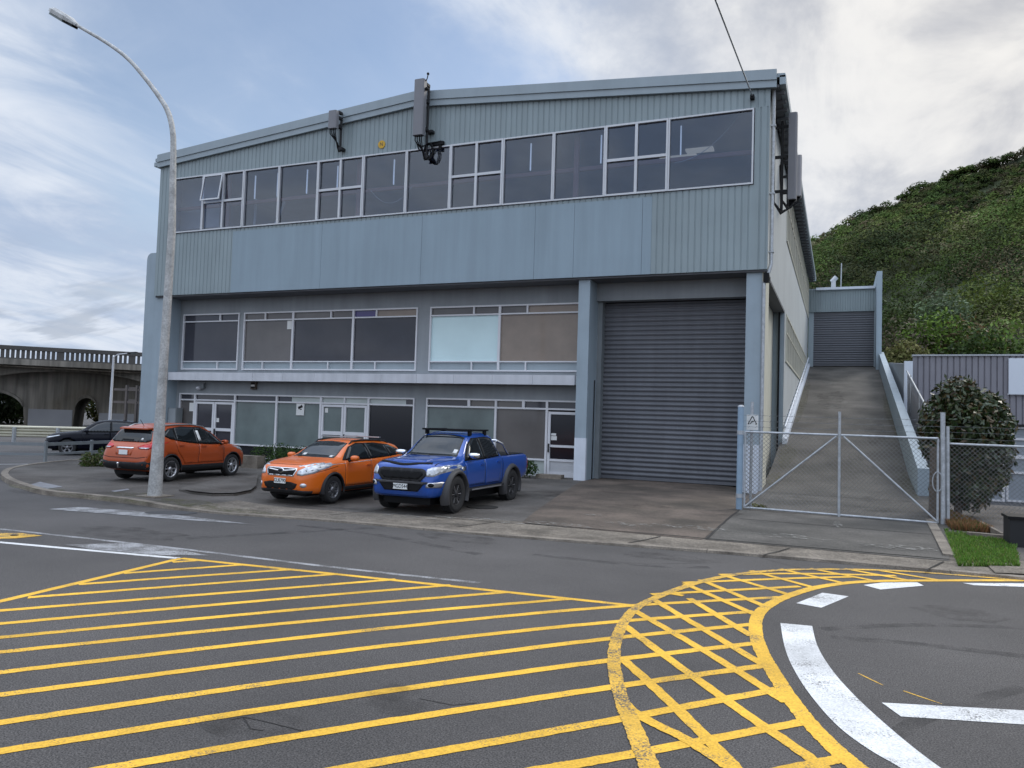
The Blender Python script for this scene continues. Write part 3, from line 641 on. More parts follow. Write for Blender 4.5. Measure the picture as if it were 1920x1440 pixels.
upper(*ups[2], [-11.22], [-12.25, -10.16], ['pane_cyan', 'pane_tan'], [-12.28, -10.17], ['pane_brown', 'pane_brown', 'pane_brown', 'pane_tan'])
# canopy between the storeys
mb = MB()
for i in range(12):
    a = -26.32+i*1.514; mb.box(a+.004, a+1.514-.004, 24.6, 24.68, 3.3, 3.63)
mb.box(-26.32, -8.04, 24.68, YS+.02, 3.32, 3.61); mb.build('canopy', 'canopy_white', WH)
# ground-floor shopfront, left group
zT, zH = 2.49, 2.77
a, b = grd[0]
M_ = [-25.33, -23.14, -20.98, -18.81, -16.6]
window(WH, PS, a, b, .16, zH, vb=[(m, .18, 2.75, .09) for m in M_]+[(-17.7, zT, 2.75, .06)], hb=[(zT, a+.04, b-.04, .06), (.69, -23.1, -18.85, .06), (.69, -16.56, b-.04, .06)],
       panes=[(a+.03, -25.36, .18, zT, 'pane_brown'), (a+.03, -25.36, zT, 2.75, 'pane_dark'), (-25.3, -23.17, zT, 2.75, 'pane_dark'), (-23.11, -21.0, zT, 2.75, 'pane_dark'), (-20.95, -20.28, zT, 2.75, 'pane_dark'), (-20.27, -18.84, zT, 2.75, 'pane_pale'),
              (-18.78, -17.72, zT, 2.75, 'pane_pale'), (-17.68, -16.62, zT, 2.75, 'pane_pale'), (-16.57, -14.98, zT, 2.75, 'pane_pale'), (-14.97, b-.03, zT, 2.75, 'pane_dark'),
              (-23.11, -21.0, .7, zT, 'pane_frost'), (-20.95, -18.84, .7, zT, 'pane_frost'), (-16.57, b-.03, .7, zT, 'dark_panel'), (-23.11, -18.84, .18, .68, 'dark_panel'), (-16.57, b-.03, .18, .68, 'dark_panel')], mat_f='alu_white', name='shopfront_window')
def door(x0, x1, z0, z1, rails, pane, handle=None, kick=None):
    f = .09; mb = MB(); P = PS
    bar(mb, P, x0, x0+f, z0, z1, -.04, .05); bar(mb, P, x1-f, x1, z0, z1, -.04, .05); bar(mb, P, x0+f, x1-f, z1-f, z1, -.037, .05); bar(mb, P, x0+f, x1-f, z0, z0+.16, -.037, .05)
    for r, w in rails: bar(mb, P, x0+f, x1-f, r-w/2, r+w/2, -.037, .05)
    o = mb.build('door', 'alu_white', WH)
    g = MB(); bar(g, P, x0+.05, x1-.05, z0+.08 if not kick else kick, z1-.05, .02, .03); g.build('pane', pane, o)
    if kick: g = MB(); bar(g, P, x0+.05, x1-.05, z0+.08, kick, .0, .03); g.build('kick_panel', 'alu', o)
    if handle:
        h = MB(); bar(h, P, handle-.02, handle+.02, 1.0, 1.3, -.09, -.04); h.build('handle', 'dark_plastic', o)
    return o
door(-25.28, -24.24, .17, 2.42, [(1.27, .12)], 'pane_dark'); door(-24.22, -23.19, .17, 2.42, [(1.27, .12)], 'pane_dark', -24.14)
door(-18.75, -17.72, .17, 2.44, [(1.33, .14)], 'pane_frost'); door(-17.7, -16.66, .17, 2.44, [(1.33, .14)], 'pane_frost', -17.64)
a, b = grd[1]; zH = 2.79
window(WH, PS, a, b, .16, zH, vb=[(-11.26, .72, 2.75, .08), (-9.32, .18, 2.76, .08), (-12.33, zT, 2.76, .1), (-10.2, zT, 2.76, .1)], hb=[(zT, a+.04, b-.04, .06), (.73, a+.04, -9.35, .06)],
       panes=[(a+.03, -12.36, zT, 2.76, 'pane_dark'), (-12.3, -11.3, zT, 2.76, 'pane_brown'), (-11.22, -10.23, zT, 2.76, 'pane_brown'), (-10.17, -9.35, zT, 2.76, 'pane_dark'), (-9.3, b, zT, 2.76, 'pane_dark'),
              (a+.03, -11.28, .74, zT, 'pane_frost'), (-11.24, -9.34, .74, zT, 'pane_brown'), (a+.03, -9.34, .18, .72, 'pane_pale')], mat_f='alu_white', name='shopfront_window')
door(-9.26, -8.06, .18, 2.4, [(1.22, .08), (.74, .08)], 'dark_panel', -9.21, kick=.72)
# columns, end wall, garage recess
mb = MB(); mb.box(-8.03, -7.64, YC, 25.62, 0, 6.82); mb.build('column', 'block_blue', WH)
MB().box(-8.033, -7.637, YC-.004, YC+.12, .0, 1.55).build('column_paint', 'white_base', WH)
mb = MB(); mb.box(-2.66, -2.2, YC, 26.2, 0, 6.82); mb.build('column', 'block_blue', WH)
MB().box(-2.663, -2.197, YC-.004, YC+.12, .0, 1.56).build('column_paint', 'white_base', WH)
MB().box(-2.2, -2.13, YC+.01, 26.0, 0, 6.8).build('corner_flashing', 'cream', WH)
# side buttress with rounded head
pts = [(-27.66, 0), (-26.42, 0), (-26.42, 8.76)]+[(-27.4-.26*math.sin(t), 8.5+.26*math.cos(t)) for t in [i*math.pi/10 for i in range(6)]]
MB().prism([(x, YC, z) for x, z in pts], (0, 30, 0)).build('buttress', 'block_blue', WH)
MB().box(-26.96, -26.88, YU+.04, 57.9, 6.87, 12.6).build('side_cladding', 'clad', WH)
# roller door
def roller(parent, x0, x1, z0, z1, y, pitch, m, amp=.04):
    mb = MB(); n = int((z1-z0)/pitch); prof = []
    for i in range(n):
        for t, d in ((0, 0), (.3, .85), (.45, 1), (.62, .85), (.86, 0)): prof.append((z0+(i+t)*pitch, y-amp*d))
    prof.append((z1, y)); vs = []
    for z, yy in prof: vs += [(x0, yy, z), (x1, yy, z)]
    mb.add(vs, [(2*i, 2*i+1, 2*i+3, 2*i+2) for i in range(len(prof)-1)], 0, False); mb.box(x0, x1, y-.03, y+.02, z0-.1, z0)
    return mb.build('roller_door', m, parent)
roller(WH, -7.52, -2.62, .3, 6.18, 25.72, .158, 'roller')
mb = MB(); mb.box(-7.64, -7.48, 25.38, 25.8, 0, 6.2); mb.build('door_jamb', 'steel_jamb', WH)
MB().box(-7.64, -2.66, 25.2, 25.6, 6.2, 6.8).build('lintel', 'recess', WH)
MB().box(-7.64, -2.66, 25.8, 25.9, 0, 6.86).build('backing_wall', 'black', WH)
MB().tube([(-7.62, 25.1, .15), (-7.62, 25.12, .5), (-7.62, 25.14, 3.5)], .02, 6).build('conduit', 'dark_plastic', WH)
# ---- right side wall
PX = lambda a, b, d: (-2.1-d, a, b)
mb = MB(); uY = [33.6+i*1.24 for i in range(20)]; lY = [34.1+i*1.2 for i in range(18)]
holes = [(33.6, 58-.2, 9.84, 12.2), (34.1, 55.6, 4.86, 6.84)]
grid_wall(mb, (33.2, 58, -.2, 12.5), holes, PX, .1); grid_wall(mb, (YU+.03, 33.2, 6.87, 12.5), [], PX)
mb.build('side_wall', 'side_wall', WH)
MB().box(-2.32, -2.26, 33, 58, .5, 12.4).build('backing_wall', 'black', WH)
MB().box(-2.1, -2.06, YU+.03, YU+.3, 6.87, 12.5).build('corner_flashing', 'cream', WH)
mb = MB(); mb.box(-2.6, -2.54, 26.2, 33.2, 0, 6.87); mb.build('recess_wall', 'cream', WH)
mb = MB(); mb.box(-2.54, -2.1, 33.2, 33.3, .5, 6.87); mb.build('recess_return', 'block_blue', WH)
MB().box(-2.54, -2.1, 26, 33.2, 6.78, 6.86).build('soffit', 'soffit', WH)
for k, (ys, z0, z1) in enumerate((((33.6, 57.8), 9.84, 12.2), ((34.1, 55.6), 4.86, 6.84))):
    n = 12 if k == 0 else 11; st = (ys[1]-ys[0])/n
    for i in range(n):
        a = ys[0]+i*st; b = a+st
        window(WH, PX, a+.003, b-.003, z0, z1, vb=[((a+b)/2, z0+.05, z1-.05, .07)], hb=[(z0+(z1-z0)*.62, a+.05, b-.05, .05)], panes=[(a+.04, b-.04, z0+.04, z1-.04, 'pane_dark')], mat_f='cream', fw=.07, proud=.05, name='side_window')
mb = MB(); mb.tube([(-1.96, 24.5, 12.45), (-1.96, 24.5, 7.05), (-2.02, 24.42, 6.8), (-2.1, 24.36, 6.62)], .06, 10); mb.tube([(-2.14, 24.36, 6.5), (-2.14, 24.36, .1)], .05, 10)
for z in (11.3, 9.2, 7.4): mb.box(-2.04, -1.88, 24.43, 24.57, z, z+.05)
mb.build('downpipe', 'galv', WH); MB().box(-2.16, -2.0, 24.3, 24.42, 6.46, 6.76).build('rainwater_head', 'black', WH)
# kerb and clipped conduit climbing along the wall foot
mb = MB(); Ys = [26.4, 28, 30, 33, 38, 46, 57.9]; hh = lambda y: .14 if y < 29 else .22
for a, b in zip(Ys, Ys[1:]):
    x0 = -2.54 if b <= 33 else -2.1
    mb.add([(x0, a, zr(a)-.1), (-1.92, a, zr(a)-.1), (-1.92, a, zr(a)+hh(a)), (x0, a, zr(a)+hh(a)), (x0, b, zr(b)-.1), (-1.92, b, zr(b)-.1), (-1.92, b, zr(b)+hh(b)), (x0, b, zr(b)+hh(b))], [(0,1,2,3), (4,7,6,5), (1,5,6,2), (3,2,6,7), (0,3,7,4)]) if b > 33 else None
mb.build('wall_kerb', 'white_base', WH)
mb = MB(); mb.tube([(-2.02, y, zr(y)+.62) for y in (33.3, 38, 46, 57.8)], .045, 8); mb.build('conduit', 'white_base', WH)
for i in range(20): y = 33.6+i*1.2; MB().box(-2.1, -1.97, y, y+.03, zr(y)+.59, zr(y)+.66).build('conduit_clip', 'steel_jamb', WH)
# ------------------------------------------------------------------ things fixed to the front
e = thing('emblem', 'small round yellow emblem with dark lettering mark on the upper corrugated gable', 'emblem', (-15.86, YU, 12.19))
MB().tube([(-15.86, YU-.03, 12.19), (-15.86, YU+.02, 12.19)], .15, 24, smooth=False).build('disc', 'yellow_emblem', e)
text('lettering', 'N', .2, Matrix.Translation((0, -.034, 0)) @ Matrix.Rotation(R(90), 4, 'X'), 'bark', e, .002)
def antenna(lbl, x, z0, z1, w, d, y=YU, top=False, cables='front'):
    t = thing('panel_antenna', lbl, 'antenna', (x, y, z0))
    mb = MB(); yb = y-.42
    c = .04; prof = [(x-w/2+c, yb-d), (x+w/2-c, yb-d), (x+w/2, yb-d+c), (x+w/2, yb), (x-w/2, yb), (x-w/2, yb-d+c)]
    mb.prism([(p[0], p[1], z0) for p in prof], (0, 0, z1-z0)); mb.build('panel', 'grey_plastic', t)
    mb = MB(); px = x+w*.38
    mb.tube([(px, y-.2, z0-.75), (px, y-.2, z1-.15)], .045, 8)
    for f in (.12, .62, .92):
        z = z0+(z1-z0)*f; mb.box(px-.06, px+.06, yb, y-.2, z, z+.09)
        if z < 12.9: mb.box(px-.05, px+.2, y-.2, y, z-.03, z+.06)
    mb.box(px-.05, px+.1, y-.25, y, z0-.72, z0-.62); mb.build('bracket', 'dark_plastic', t)
    mb = MB()
    for k in range(4):
        xx = x-w*.35+k*w*.22; mb.tube([(xx, yb-d*.5, z0), (xx, yb-d*.5, z0-.16), (xx+.08*(2-k), y-.25, z0-.45-.05*k), (px-.03*k, y-.16, z0-.78)], .022, 6)
    mb.build('cable', 'black', t)
    if top:
        mb = MB(); mb.tube([(x+w*.5, yb-d*.4, z1-.05), (x+w*.62, yb-d*.4, z1+.02), (x+w*.7, yb-d*.4, z1+.16)], .02, 6); mb.ball((x+w*.7, yb-d*.4, z1+.2), .05); mb.ball((x+w*.62, yb-.1, z1-.35), .07); mb.build('sensor', 'black', t)
    return t
antenna('short grey panel antenna at the roof edge left of the yellow emblem', -17.72, 12.82, 13.5, .36, .2)
antenna('tall grey panel antenna standing above the ridge of the gable', -13.98, 12.12, 14.15, .4, .24, top=True)
t = thing('cable_loop', 'coiled black cable with connectors hanging before the strip windows under the tall antenna', 'cable', (-13.75, YU-.2, 11.9))
mb = MB()
for k in range(3): mb.tube([(-13.75+.16*math.sin(a)*(1+.1*k)+.02*k, YU-.2-.03*k, 11.62+.26*math.cos(a)*(1+.08*k)) for a in [i*math.pi/10 for i in range(21)]], .02, 6)
mb.tube([(-14.2, YU-.3, 12.0), (-14.1, YU-.25, 11.7), (-14.0, YU-.2, 11.85), (-13.7, YU-.14, 11.95), (-13.3, YU-.1, 12.0)], .03, 6); mb.build('loop', 'black', t)
mb = MB(); mb.box(-13.75, -13.2, YU-.12, YU-.02, 11.88, 12.0); mb.box(-13.4, -13.3, YU-.1, YU-.02, 11.7, 11.88); mb.build('connector', 'black', t)
def side_antenna(lbl, y, z0, z1, m, x0=-1.62):
    t = thing('panel_antenna', lbl, 'antenna', (x0, y, z0))
    mb = MB(); c = .05; prof = [(x0, y-.2), (x0+.26-c, y-.2), (x0+.26, y-.2+c), (x0+.26, y+.2-c), (x0+.26-c, y+.2), (x0, y+.2)]
    mb.prism([(p[0], p[1], z0) for p in prof], (0, 0, z1-z0)); mb.build('panel', [m], t)
    mb = MB(); mb.tube([(x0-.2, y, z0-.3), (x0-.2, y, z1-.2)], .05, 8)
    for f in (.1, .5, .85): z = z0+(z1-z0)*f; mb.box(x0-.48, x0, y-.05, y+.05, z, z+.08)
    mb.build('bracket', 'dark_plastic', t)
    mb = MB()
    for k in range(4): mb.tube([(x0+.05+.05*k, y, z0), (x0+.05+.02*k, y-.05*k, z0-.25), (x0-.2, y-.1*k, z0-.35-.05*k), (x0-.42, y-.3, z0-.1), (x0-.44, y-.5+.06*k, z1-.4)], .035, 6)
    mb.build('cable', 'black', t)
side_antenna('tall grey panel antenna under the right eaves nearest the front corner', 26.4, 9.5, 12.35, 'grey_plastic')
side_antenna('pale panel antenna farther back along the right eaves', 29.6, 10.5, 12.0, 'grey_plastic_pale', -1.62)
t = thing('overhead_cable', 'grey service cable running down from the sky to the right end of the gable', 'cable', (-2.56, YU-.02, 12.15))
A_ = Vector((-2.56, YU-.14, 12.2)); B_ = Vector((0, 0, CH))+ray(1330, -30)*15; B_ = A_+(B_-A_)*3.2
MB().tube([A_.lerp(B_, i/20)-Vector((0, 0, 0)) for i in range(21)], .02, 6).build('line', 'galv', t)
MB().box(-2.62, -2.5, YU-.18, YU, 12.1, 12.22).build('anchor', 'black', t)
t = thing('security_light', 'small white dome light above the double entrance door', 'light', (-24.95, YS, 3.0)); mb = MB(); mb.box(-24.98, -24.78, YS-.14, YS, 2.98, 3.2); mb.build('housing', 'steel_jamb', t); MB().ball((-25.02, YS-.16, 2.99), .12, sz=.7).build('dome', 'canopy_white', t)
t = thing('alarm_box', 'small brown alarm siren box under the white canopy', 'alarm', (-22.15, YS, 3.13)); MB().box(-22.28, -22.02, YS-.12, YS, 2.98, 3.28).build('housing', 'bark', t); mb = MB(); mb.box(-22.24, -22.06, YS-.13, YS-.12, 3.19, 3.25); mb.box(-22.24, -22.06, YS-.13, YS-.12, 3.02, 3.08); mb.build('strobe', 'black', t); MB().box(-22.25, -22.05, YS-.14, YS-.12, 3.1, 3.17).build('lens', 'paper', t)
t = thing('camera_sign', 'white surveillance notice with black camera symbol on the frosted shop window', 'sign', (-19.8, YS, 2.26)); MB().box(-20.0, -19.62, YS-.012, YS+.02, 1.98, 2.45).build('plate', 'paper', t)
mb = MB(); mb.obox((-19.8, YS-.018, 2.31), Vector((.1, 0, .045)), (0, .004, 0), Vector((-.02, 0, .045))); mb.obox((-19.77, YS-.018, 2.22), (.035, 0, 0), (0, .004, 0), (0, 0, .015)); mb.build('symbol', 'black', t)
def notice(lbl, x0, x1, z0, z1, y=YS-.012):
    t = thing('notice', lbl, 'notice', ((x0+x1)/2, y, z0)); MB().box(x0, x1, y-.004, y+.004, z0, z1).build('sheet', 'paper', t)
notice('white paper notice on the side pane left of the double door', -25.66, -25.42, 2.0, 2.36, YS+.02); notice('small white notice by the handle of the double door', -24.12, -23.98, 1.58, 1.75, YS+.01)
notice('tiny square notice at the top of the middle sliding door', -18.62, -18.48, 2.12, 2.3, YS+.01); notice('pale paper stuck high in the upper-floor window', -20.66, -20.44, 5.45, 5.8, YS+.022)
t = thing('door_notice', 'small white notice sheets taped beside the handle of the single door', 'notice', (-9.1, YS, 1.5)); mb = MB(); mb.box(-9.15, -8.97, YS+.008, YS+.016, 1.58, 1.66); mb.box(-9.15, -8.94, YS+.006, YS+.014, 1.42, 1.56); mb.build('sheet', 'paper', t)
t = thing('meter_cabinet', 'grey wall cabinet in the left corner beside the entrance', 'cabinet', (-26.2, YS, 1.4)); MB().box(-26.4, -25.95, YS-.42, YS-.06, 1.42, 2.12).build('cabinet_body', 'steel_jamb', t); MB().box(-26.36, -25.98, YS-.434, YS-.42, 1.46, 2.08).build('cabinet_door', 'recess', t)
# ------------------------------------------------------------------ building at the top of the ramp
AN = thing('loading_annex', 'small blue-grey block with grey roller door at the top of the ramp', 'building', (.3, 58, 6.4))
ra = 6.5
roller(AN, -1.72, 2.12, ra+.1, 10.25, 58.0, .16, 'roller_far')
mb = MB(); ribs(mb, -2.08, 2.2, lambda x: 10.25, lambda x: 11.8, 57.85, .16, .035); mb.build('fascia_cladding', 'clad', AN)
MB().box(-1.6, 2.15, 57.68, 57.84, 11.78, 11.95).build('gutter', 'white_base', AN)
mb = MB(); mb.prism([(-2.05, 57.85, 11.9), (-2.05, 70, 12.6), (-2.05, 70, 12.5), (-2.05, 57.85, 11.8)], (4.3, 0, 0)); mb.build('roof', 'trim_blue', AN)
mb = MB(); mb.box(2.12, 2.22, 57.9, 58.05, ra-.2, 10.25); mb.box(-2.06, -1.72, 57.95, 58.05, ra-.2, 10.25); mb.build('door_jamb', 'trim_blue', AN)
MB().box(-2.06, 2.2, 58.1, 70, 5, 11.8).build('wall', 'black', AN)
MB().prism([(2.2, 56.4, 4), (2.2, 70, 4), (2.2, 70, 12.7), (2.2, 56.4, 12.7)], (.33, 0, 0)).build('wing_wall', 'block_blue', AN)
t = thing('roof_vent', 'white flue with hooded cap on the roof of the small block', 'vent', (-.5, 61, 12))
mb = MB(); mb.tube([(-.5, 61, 12.05), (-.5, 61, 13.0)], .16, 10); mb.build('flue', 'canopy_white', t); mb = MB(); mb.tube([(-.62, 61, 12.9), (-.3, 61, 13.25)], .17, 10); mb.build('cap', 'canopy_white', t)
mb = MB(); mb.tube([(0, 61.2, 12.05), (.03, 61.2, 14.3)], .04, 6); mb.build('mast', 'galv', t)
t = thing('ramp_wall', 'sloping pale blue concrete parapet wall along the right edge of the ramp', 'wall', (2.3, 25.4, 0))
mb = MB(); Ys = [25.4, 27, 29, 31, 33, 36, 40, 46, 52, 57.5]; tp = lambda y: 1.05+(7.3-1.05)*(y-25.4)/(57-25.4)
for a, b in zip(Ys, Ys[1:]):
    f = lambda y: 2.12+.28*(y-25.4)/32
    for (x0, x1) in ((0, .3),):
        A = [(f(a)+x0, a, -.3), (f(a)+x1, a, -.3), (f(a)+x1, a, tp(a)), (f(a)+x0, a, tp(a))]; B = [(f(b)+x0, b, -.3), (f(b)+x1, b, -.3), (f(b)+x1, b, tp(b)), (f(b)+x0, b, tp(b))]
        mb.add(A+B, [(1, 5, 6, 2), (3, 2, 6, 7), (0, 3, 7, 4)]+([(0, 1, 2, 3)] if a == 25.4 else []))
mb.build('parapet', 'block_blue', t)
# weeds and pale kerb at the ramp foot
mb = MB(); q = [gp(*p, .06) for p in ((1722, 948), (1742, 958), (1791, 1043), (1768, 1040))]; mb.prism([(p.x, p.y, .02) for p in q], (0, 0, .06)); mb.build('ramp_kerb', 'concrete_kerb', kind='structure')
# ------------------------------------------------------------------ chain-link gate and fence
def mesh_panel(x0, x1, z0, z1, y, pitch=.1, r=.0042, P=None):
    P = P or (lambda a, b, d: (a, y+d, b)); mb = MB(); w, h = x1-x0, z1-z0
    for sgn, dd in ((1, 0), (-1, .006)):
        k = -h
        while k < w:
            a0, b0, a1, b1 = k, 0.0, k+h, h
            if a0 < 0: b0 -= a0; a0 = 0
            if a1 > w: b1 -= a1-w; a1 = w
            if a1 > a0+.01:
                if sgn < 0: a0, a1 = w-a0, w-a1
                mb.tube([P(x0+a0, z0+b0, dd), P(x0+a1, z0+b1, dd)], r, 3, cap=False, smooth=False)
            k += pitch
    return mb
GY = 19.85
g = thing('chain_link_gate', 'wide galvanised chain-link gate with crossed braces closing the foot of the ramp', 'gate', (0, GY, .05))
mb = MB(); x0, x1, zb_, zt2 = -2.12, 2.06, .12, 1.97
for p in ([(x0, GY, zt2), (x1, GY, zt2)], [(x0, GY, zb_), (x1, GY, zb_-.04)], [(x0, GY, zb_), (x0, GY, zt2)], [(x1, GY, zb_-.04), (x1, GY, zt2)]): mb.tube(p, .028, 8)
mb.build('frame', 'galv', g)
for p in ([(x0+.02, GY-.02, zb_+.03), (-.05, GY-.02, zt2-.03)], [(.1, GY-.02, zt2-.03), (x1-.02, GY-.02, zb_)]): MB().tube(p, .024, 8).build('brace', 'galv', g)
MB().tube([(.02, GY-.01, .06), (.01, GY-.01, 2.52)], .034, 8).build('centre_post', 'galv', g)
mesh_panel(x0, x1, zb_, zt2, GY+.03).build('mesh', 'wire', g)
mb = MB()
for z in (2.1, 2.24, 2.38):
    mb.tube([(x0-.05, GY, z), (0, GY, z-.01), (2.16, GY, z)], .0045, 4)
    for k in range(26): xx = x0+.08+k*.165; mb.tube([(xx-.02, GY-.015, z-.02), (xx+.02, GY+.015, z+.02)], .004, 3)
mb.build('barbed_wire', 'wire', g)
t = thing('gate_post', 'thick blue-painted steel post at the left end of the gate', 'post', (-2.24, GY, 0)); mb = MB(); mb.tube([(-2.24, GY, 0), (-2.24, GY, 2.58)], .075, 14); mb.build('pipe', 'post_blue', t)
mb = MB()
for z in (.35, 1.9): mb.tube([(-2.24, GY, z), (-2.24, GY, z+.1)], .085, 12); mb.box(-2.2, -2.1, GY-.02, GY+.02, z, z+.08)
mb.build('hinge', 'galv', t); MB().tube([(-2.24, GY, 2.58), (-2.24, GY, 2.61), (-2.24, GY, 2.63)], [.08, .075, .02], 14).build('cap', 'galv', t)
t = thing('fence_post', 'thin galvanised post behind the warning sign left of the gate', 'post', (-2.0, GY+.25, 0)); MB().tube([(-2.0, GY+.25, 0), (-2.0, GY+.25, 2.72)], .036, 10).build('pipe', 'galv', t)
m_ = mesh_panel(-2.2, -1.92, .1, 2.0, GY+.25); m_.build('mesh', 'wire', t)
t = thing('warning_sign', 'white warning plate with black triangle on the post left of the gate', 'sign', (-1.99, GY+.2, 1.95)); MB().box(-2.12, -1.84, GY+.19, GY+.2, 2.02, 2.4).build('plate', 'paper', t)
mb = MB()
for a, b in (((-2.08, 2.17), (-1.985, 2.36)), ((-1.975, 2.36), (-1.88, 2.17)), ((-2.03, 2.17), (-1.98, 2.25)), ((-1.98, 2.22), (-1.93, 2.25)), ((-2.085, 2.17), (-2.05, 2.17)), ((-1.91, 2.17), (-1.875, 2.17))):
    d = Vector((b[0]-a[0], 0, b[1]-a[1])); n = Vector((-d.z, 0, d.x)).normalized()*.009; c = Vector(((a[0]+b[0])/2, GY+.186, (a[1]+b[1])/2)); mb.obox(c, d/2, n, (0, .002, 0))
mb.build('symbol', 'black', t)
t = thing('gate_post', 'galvanised double post at the right end of the gate', 'post', (2.17, GY, 0)); MB().tube([(2.17, GY, 0), (2.15, GY, 2.56)], .05, 10).build('pipe', 'galv', t); MB().tube([(2.27, GY, .05), (2.25, GY, 2.25)], .035, 10).build('stay_pipe', 'galv', t)
mb = MB(); mb.tube([(2.05+.1*math.cos(a), GY-.04, 1.0+.22*math.sin(a)) for a in [i*math.pi/8 for i in range(15)]], .012, 5); mb.build('chain', 'galv', t)
f = thing('chain_link_fence', 'galvanised chain-link fence running right from the gate post in front of the magnolia', 'fence', (2.3, GY+.05, 0))
mb = MB(); FYr = lambda x: GY+.05; mb.tube([(2.25, GY+.05, 1.86), (6.2, GY+.05, 1.84)], .028, 8); mb.tube([(6.2, GY+.05, 0), (6.2, GY+.05, 2.3)], .04, 8); mb.build('rail', 'galv', f)
mesh_panel(2.28, 6.2, .2, 1.86, GY+.05).build('mesh', 'wire', f)
mb = MB()
for z in (1.98, 2.12, 2.25): mb.tube([(2.2, GY+.05, z), (6.2, GY+.05, z-.02)], .004, 4)
mb.build('barbed_wire', 'wire', f)
f = thing('side_fence', 'chain-link fence with sloping pipe rail climbing beside the ramp wall', 'fence', (2.3, 20, 0))
sx = lambda y: pl([(19.9, 2.2), (25.5, 2.76), (39, 2.78)], y); st = lambda y: pl([(19.9, 1.98), (25.5, 1.98), (39, 4.85)], y)
mb = MB(); mb.tube([(sx(y), y, st(y)) for y in (19.95, 25.5, 30, 39)], .032, 8)
for y in (22.6, 25.5, 29, 33, 37): mb.tube([(sx(y)+.02, y, yz(y)), (sx(y)+.02, y, st(y)+.1)], .026, 8)
mb.build('rail', 'galv', f)
mesh_panel(20, 39, 0, 1.9, 0, .13, .004, P=lambda a, b, d: (sx(a)+.03+d, a, b+st(a)-1.9)).build('mesh', 'wire', f)
t = thing('timber_retaining_wall', 'weathered brown board retaining wall between ramp wall and magnolia', 'wall', (2.85, 26, 0))
mb = MB()
for i in range(46):
    y = 25.6+i*.29; h = st(y)-.5; mb.box(2.84+random.uniform(-.01, .01), 2.9, y, y+.282, -1, h+random.uniform(-.02, .02))
mb.build('board', 'rust_board', t)
t = thing('weathered_pole', 'rough brown timber post just behind the right gate post', 'post', (2.12, GY+1.1, 0)); mb = MB(); mb.tube([(2.13, GY+1.1, -.05), (2.14, GY+1.1, .9), (2.14, GY+1.1, 1.75)], [.16, .15, .14], 9); mb.build('trunk', 'bark', t)
# ------------------------------------------------------------------ neighbour
NB = thing('neighbour_shed', 'low grey corrugated shed with blank white sign panel at the right edge', 'building', (8.5, 40, -.84)); NY = 40.0; KS = 1.403
zs_ = lambda z: 2.1+(z-2.1)*KS
mb = MB(); ribs(mb, 3.08, 24, lambda x: zs_(2.44), lambda x: zs_(4.6), NY-.17, .24, .055); mb.build('cladding', 'neigh_clad', NB)
mb = MB(); mb.box(3.08, 24, NY, NY+.2, -1.2, zs_(2.46)); mb.box(3.08, 3.2, NY+.2, NY+18, -1, zs_(4.28)); mb.build('wall', 'neigh_wall', NB)
mb = MB(); mb.box(3.2, 24.05, NY+.2, NY+18, zs_(4.3), zs_(4.35)); mb.build('roof', 'trim_blue', NB); MB().box(3.06, 24.05, NY-.24, NY+.2, zs_(4.58), zs_(4.63)).build('parapet_cap', 'galv', NB)
MB().box(3.08, 24, NY-.19, NY-.0, zs_(2.39), zs_(2.43)).build('flashing', 'dark_plastic', NB)
mb = MB(); mb.box(5.2, 6.62, NY-.04, NY, zs_(-.02), zs_(.06)); mb.box(6.62, 6.74, NY-.06, NY, zs_(-.02), zs_(2.38)); mb.box(5.0, 6.62, NY-.04, NY, zs_(1.14), zs_(1.2)); mb.build('wall_trim', 'alu_white', NB)
PN = lambda a, b, d: (a, NY-.01+d, b)
window(NB, PN, 6.8, 8.6, zs_(.02), zs_(2.36), vb=[(7.7, zs_(.05), zs_(1.9), .07)], hb=[(zs_(1.98), 6.86, 8.54, .1), (zs_(1.42), 6.86, 8.54, .17), (zs_(.93), 6.86, 8.54, .1)], panes=[(6.86, 8.54, zs_(.06), zs_(.9), 'pane_dark'), (6.86, 8.54, zs_(1.45), zs_(1.95), 'pane_dark'), (6.86, 8.54, zs_(.95), zs_(1.4), 'rust_board'), (6.86, 8.54, zs_(2.0), zs_(2.34), 'pane_dark')], fw=.08, mat_f='alu_white')
window(NB, PN, 9.3, 13, zs_(.8), zs_(2.2), vb=[(11.2, zs_(.85), zs_(2.15), .07)], panes=[(9.36, 12.94, zs_(.84), zs_(2.16), 'pane_dark')], fw=.08, mat_f='alu_white')
t = thing('blank_sign', 'large blank pale blue sign panel on the grey corrugated shed', 'sign', (8.6, NY-.3, zs_(3.37))); MB().box(6.83, 10.4, NY-.3, NY-.24, zs_(3.37), zs_(4.5)).build('panel', 'sign_white', t); mb = MB(); mb.box(6.8, 10.43, NY-.25, NY-.2, zs_(3.35), zs_(3.4)); mb.build('sign_frame', 'alu', t)
t = thing('boundary_wall', 'grey concrete boundary wall with stepped cap beside the shed', 'wall', (2.0, 30, 0)); mb = MB(); mb.prism([(2.78, 39.4, -1), (2.78, 54, -1), (2.78, 54, 6.4), (2.78, 39.4, 5.2)], (.2, 0, 0)); mb.build('slab', 'neigh_wall', t); MB().box(2.7, 3.04, 39.2, 39.5, -1, 5.3).build('end_pier', 'sign_white', t)
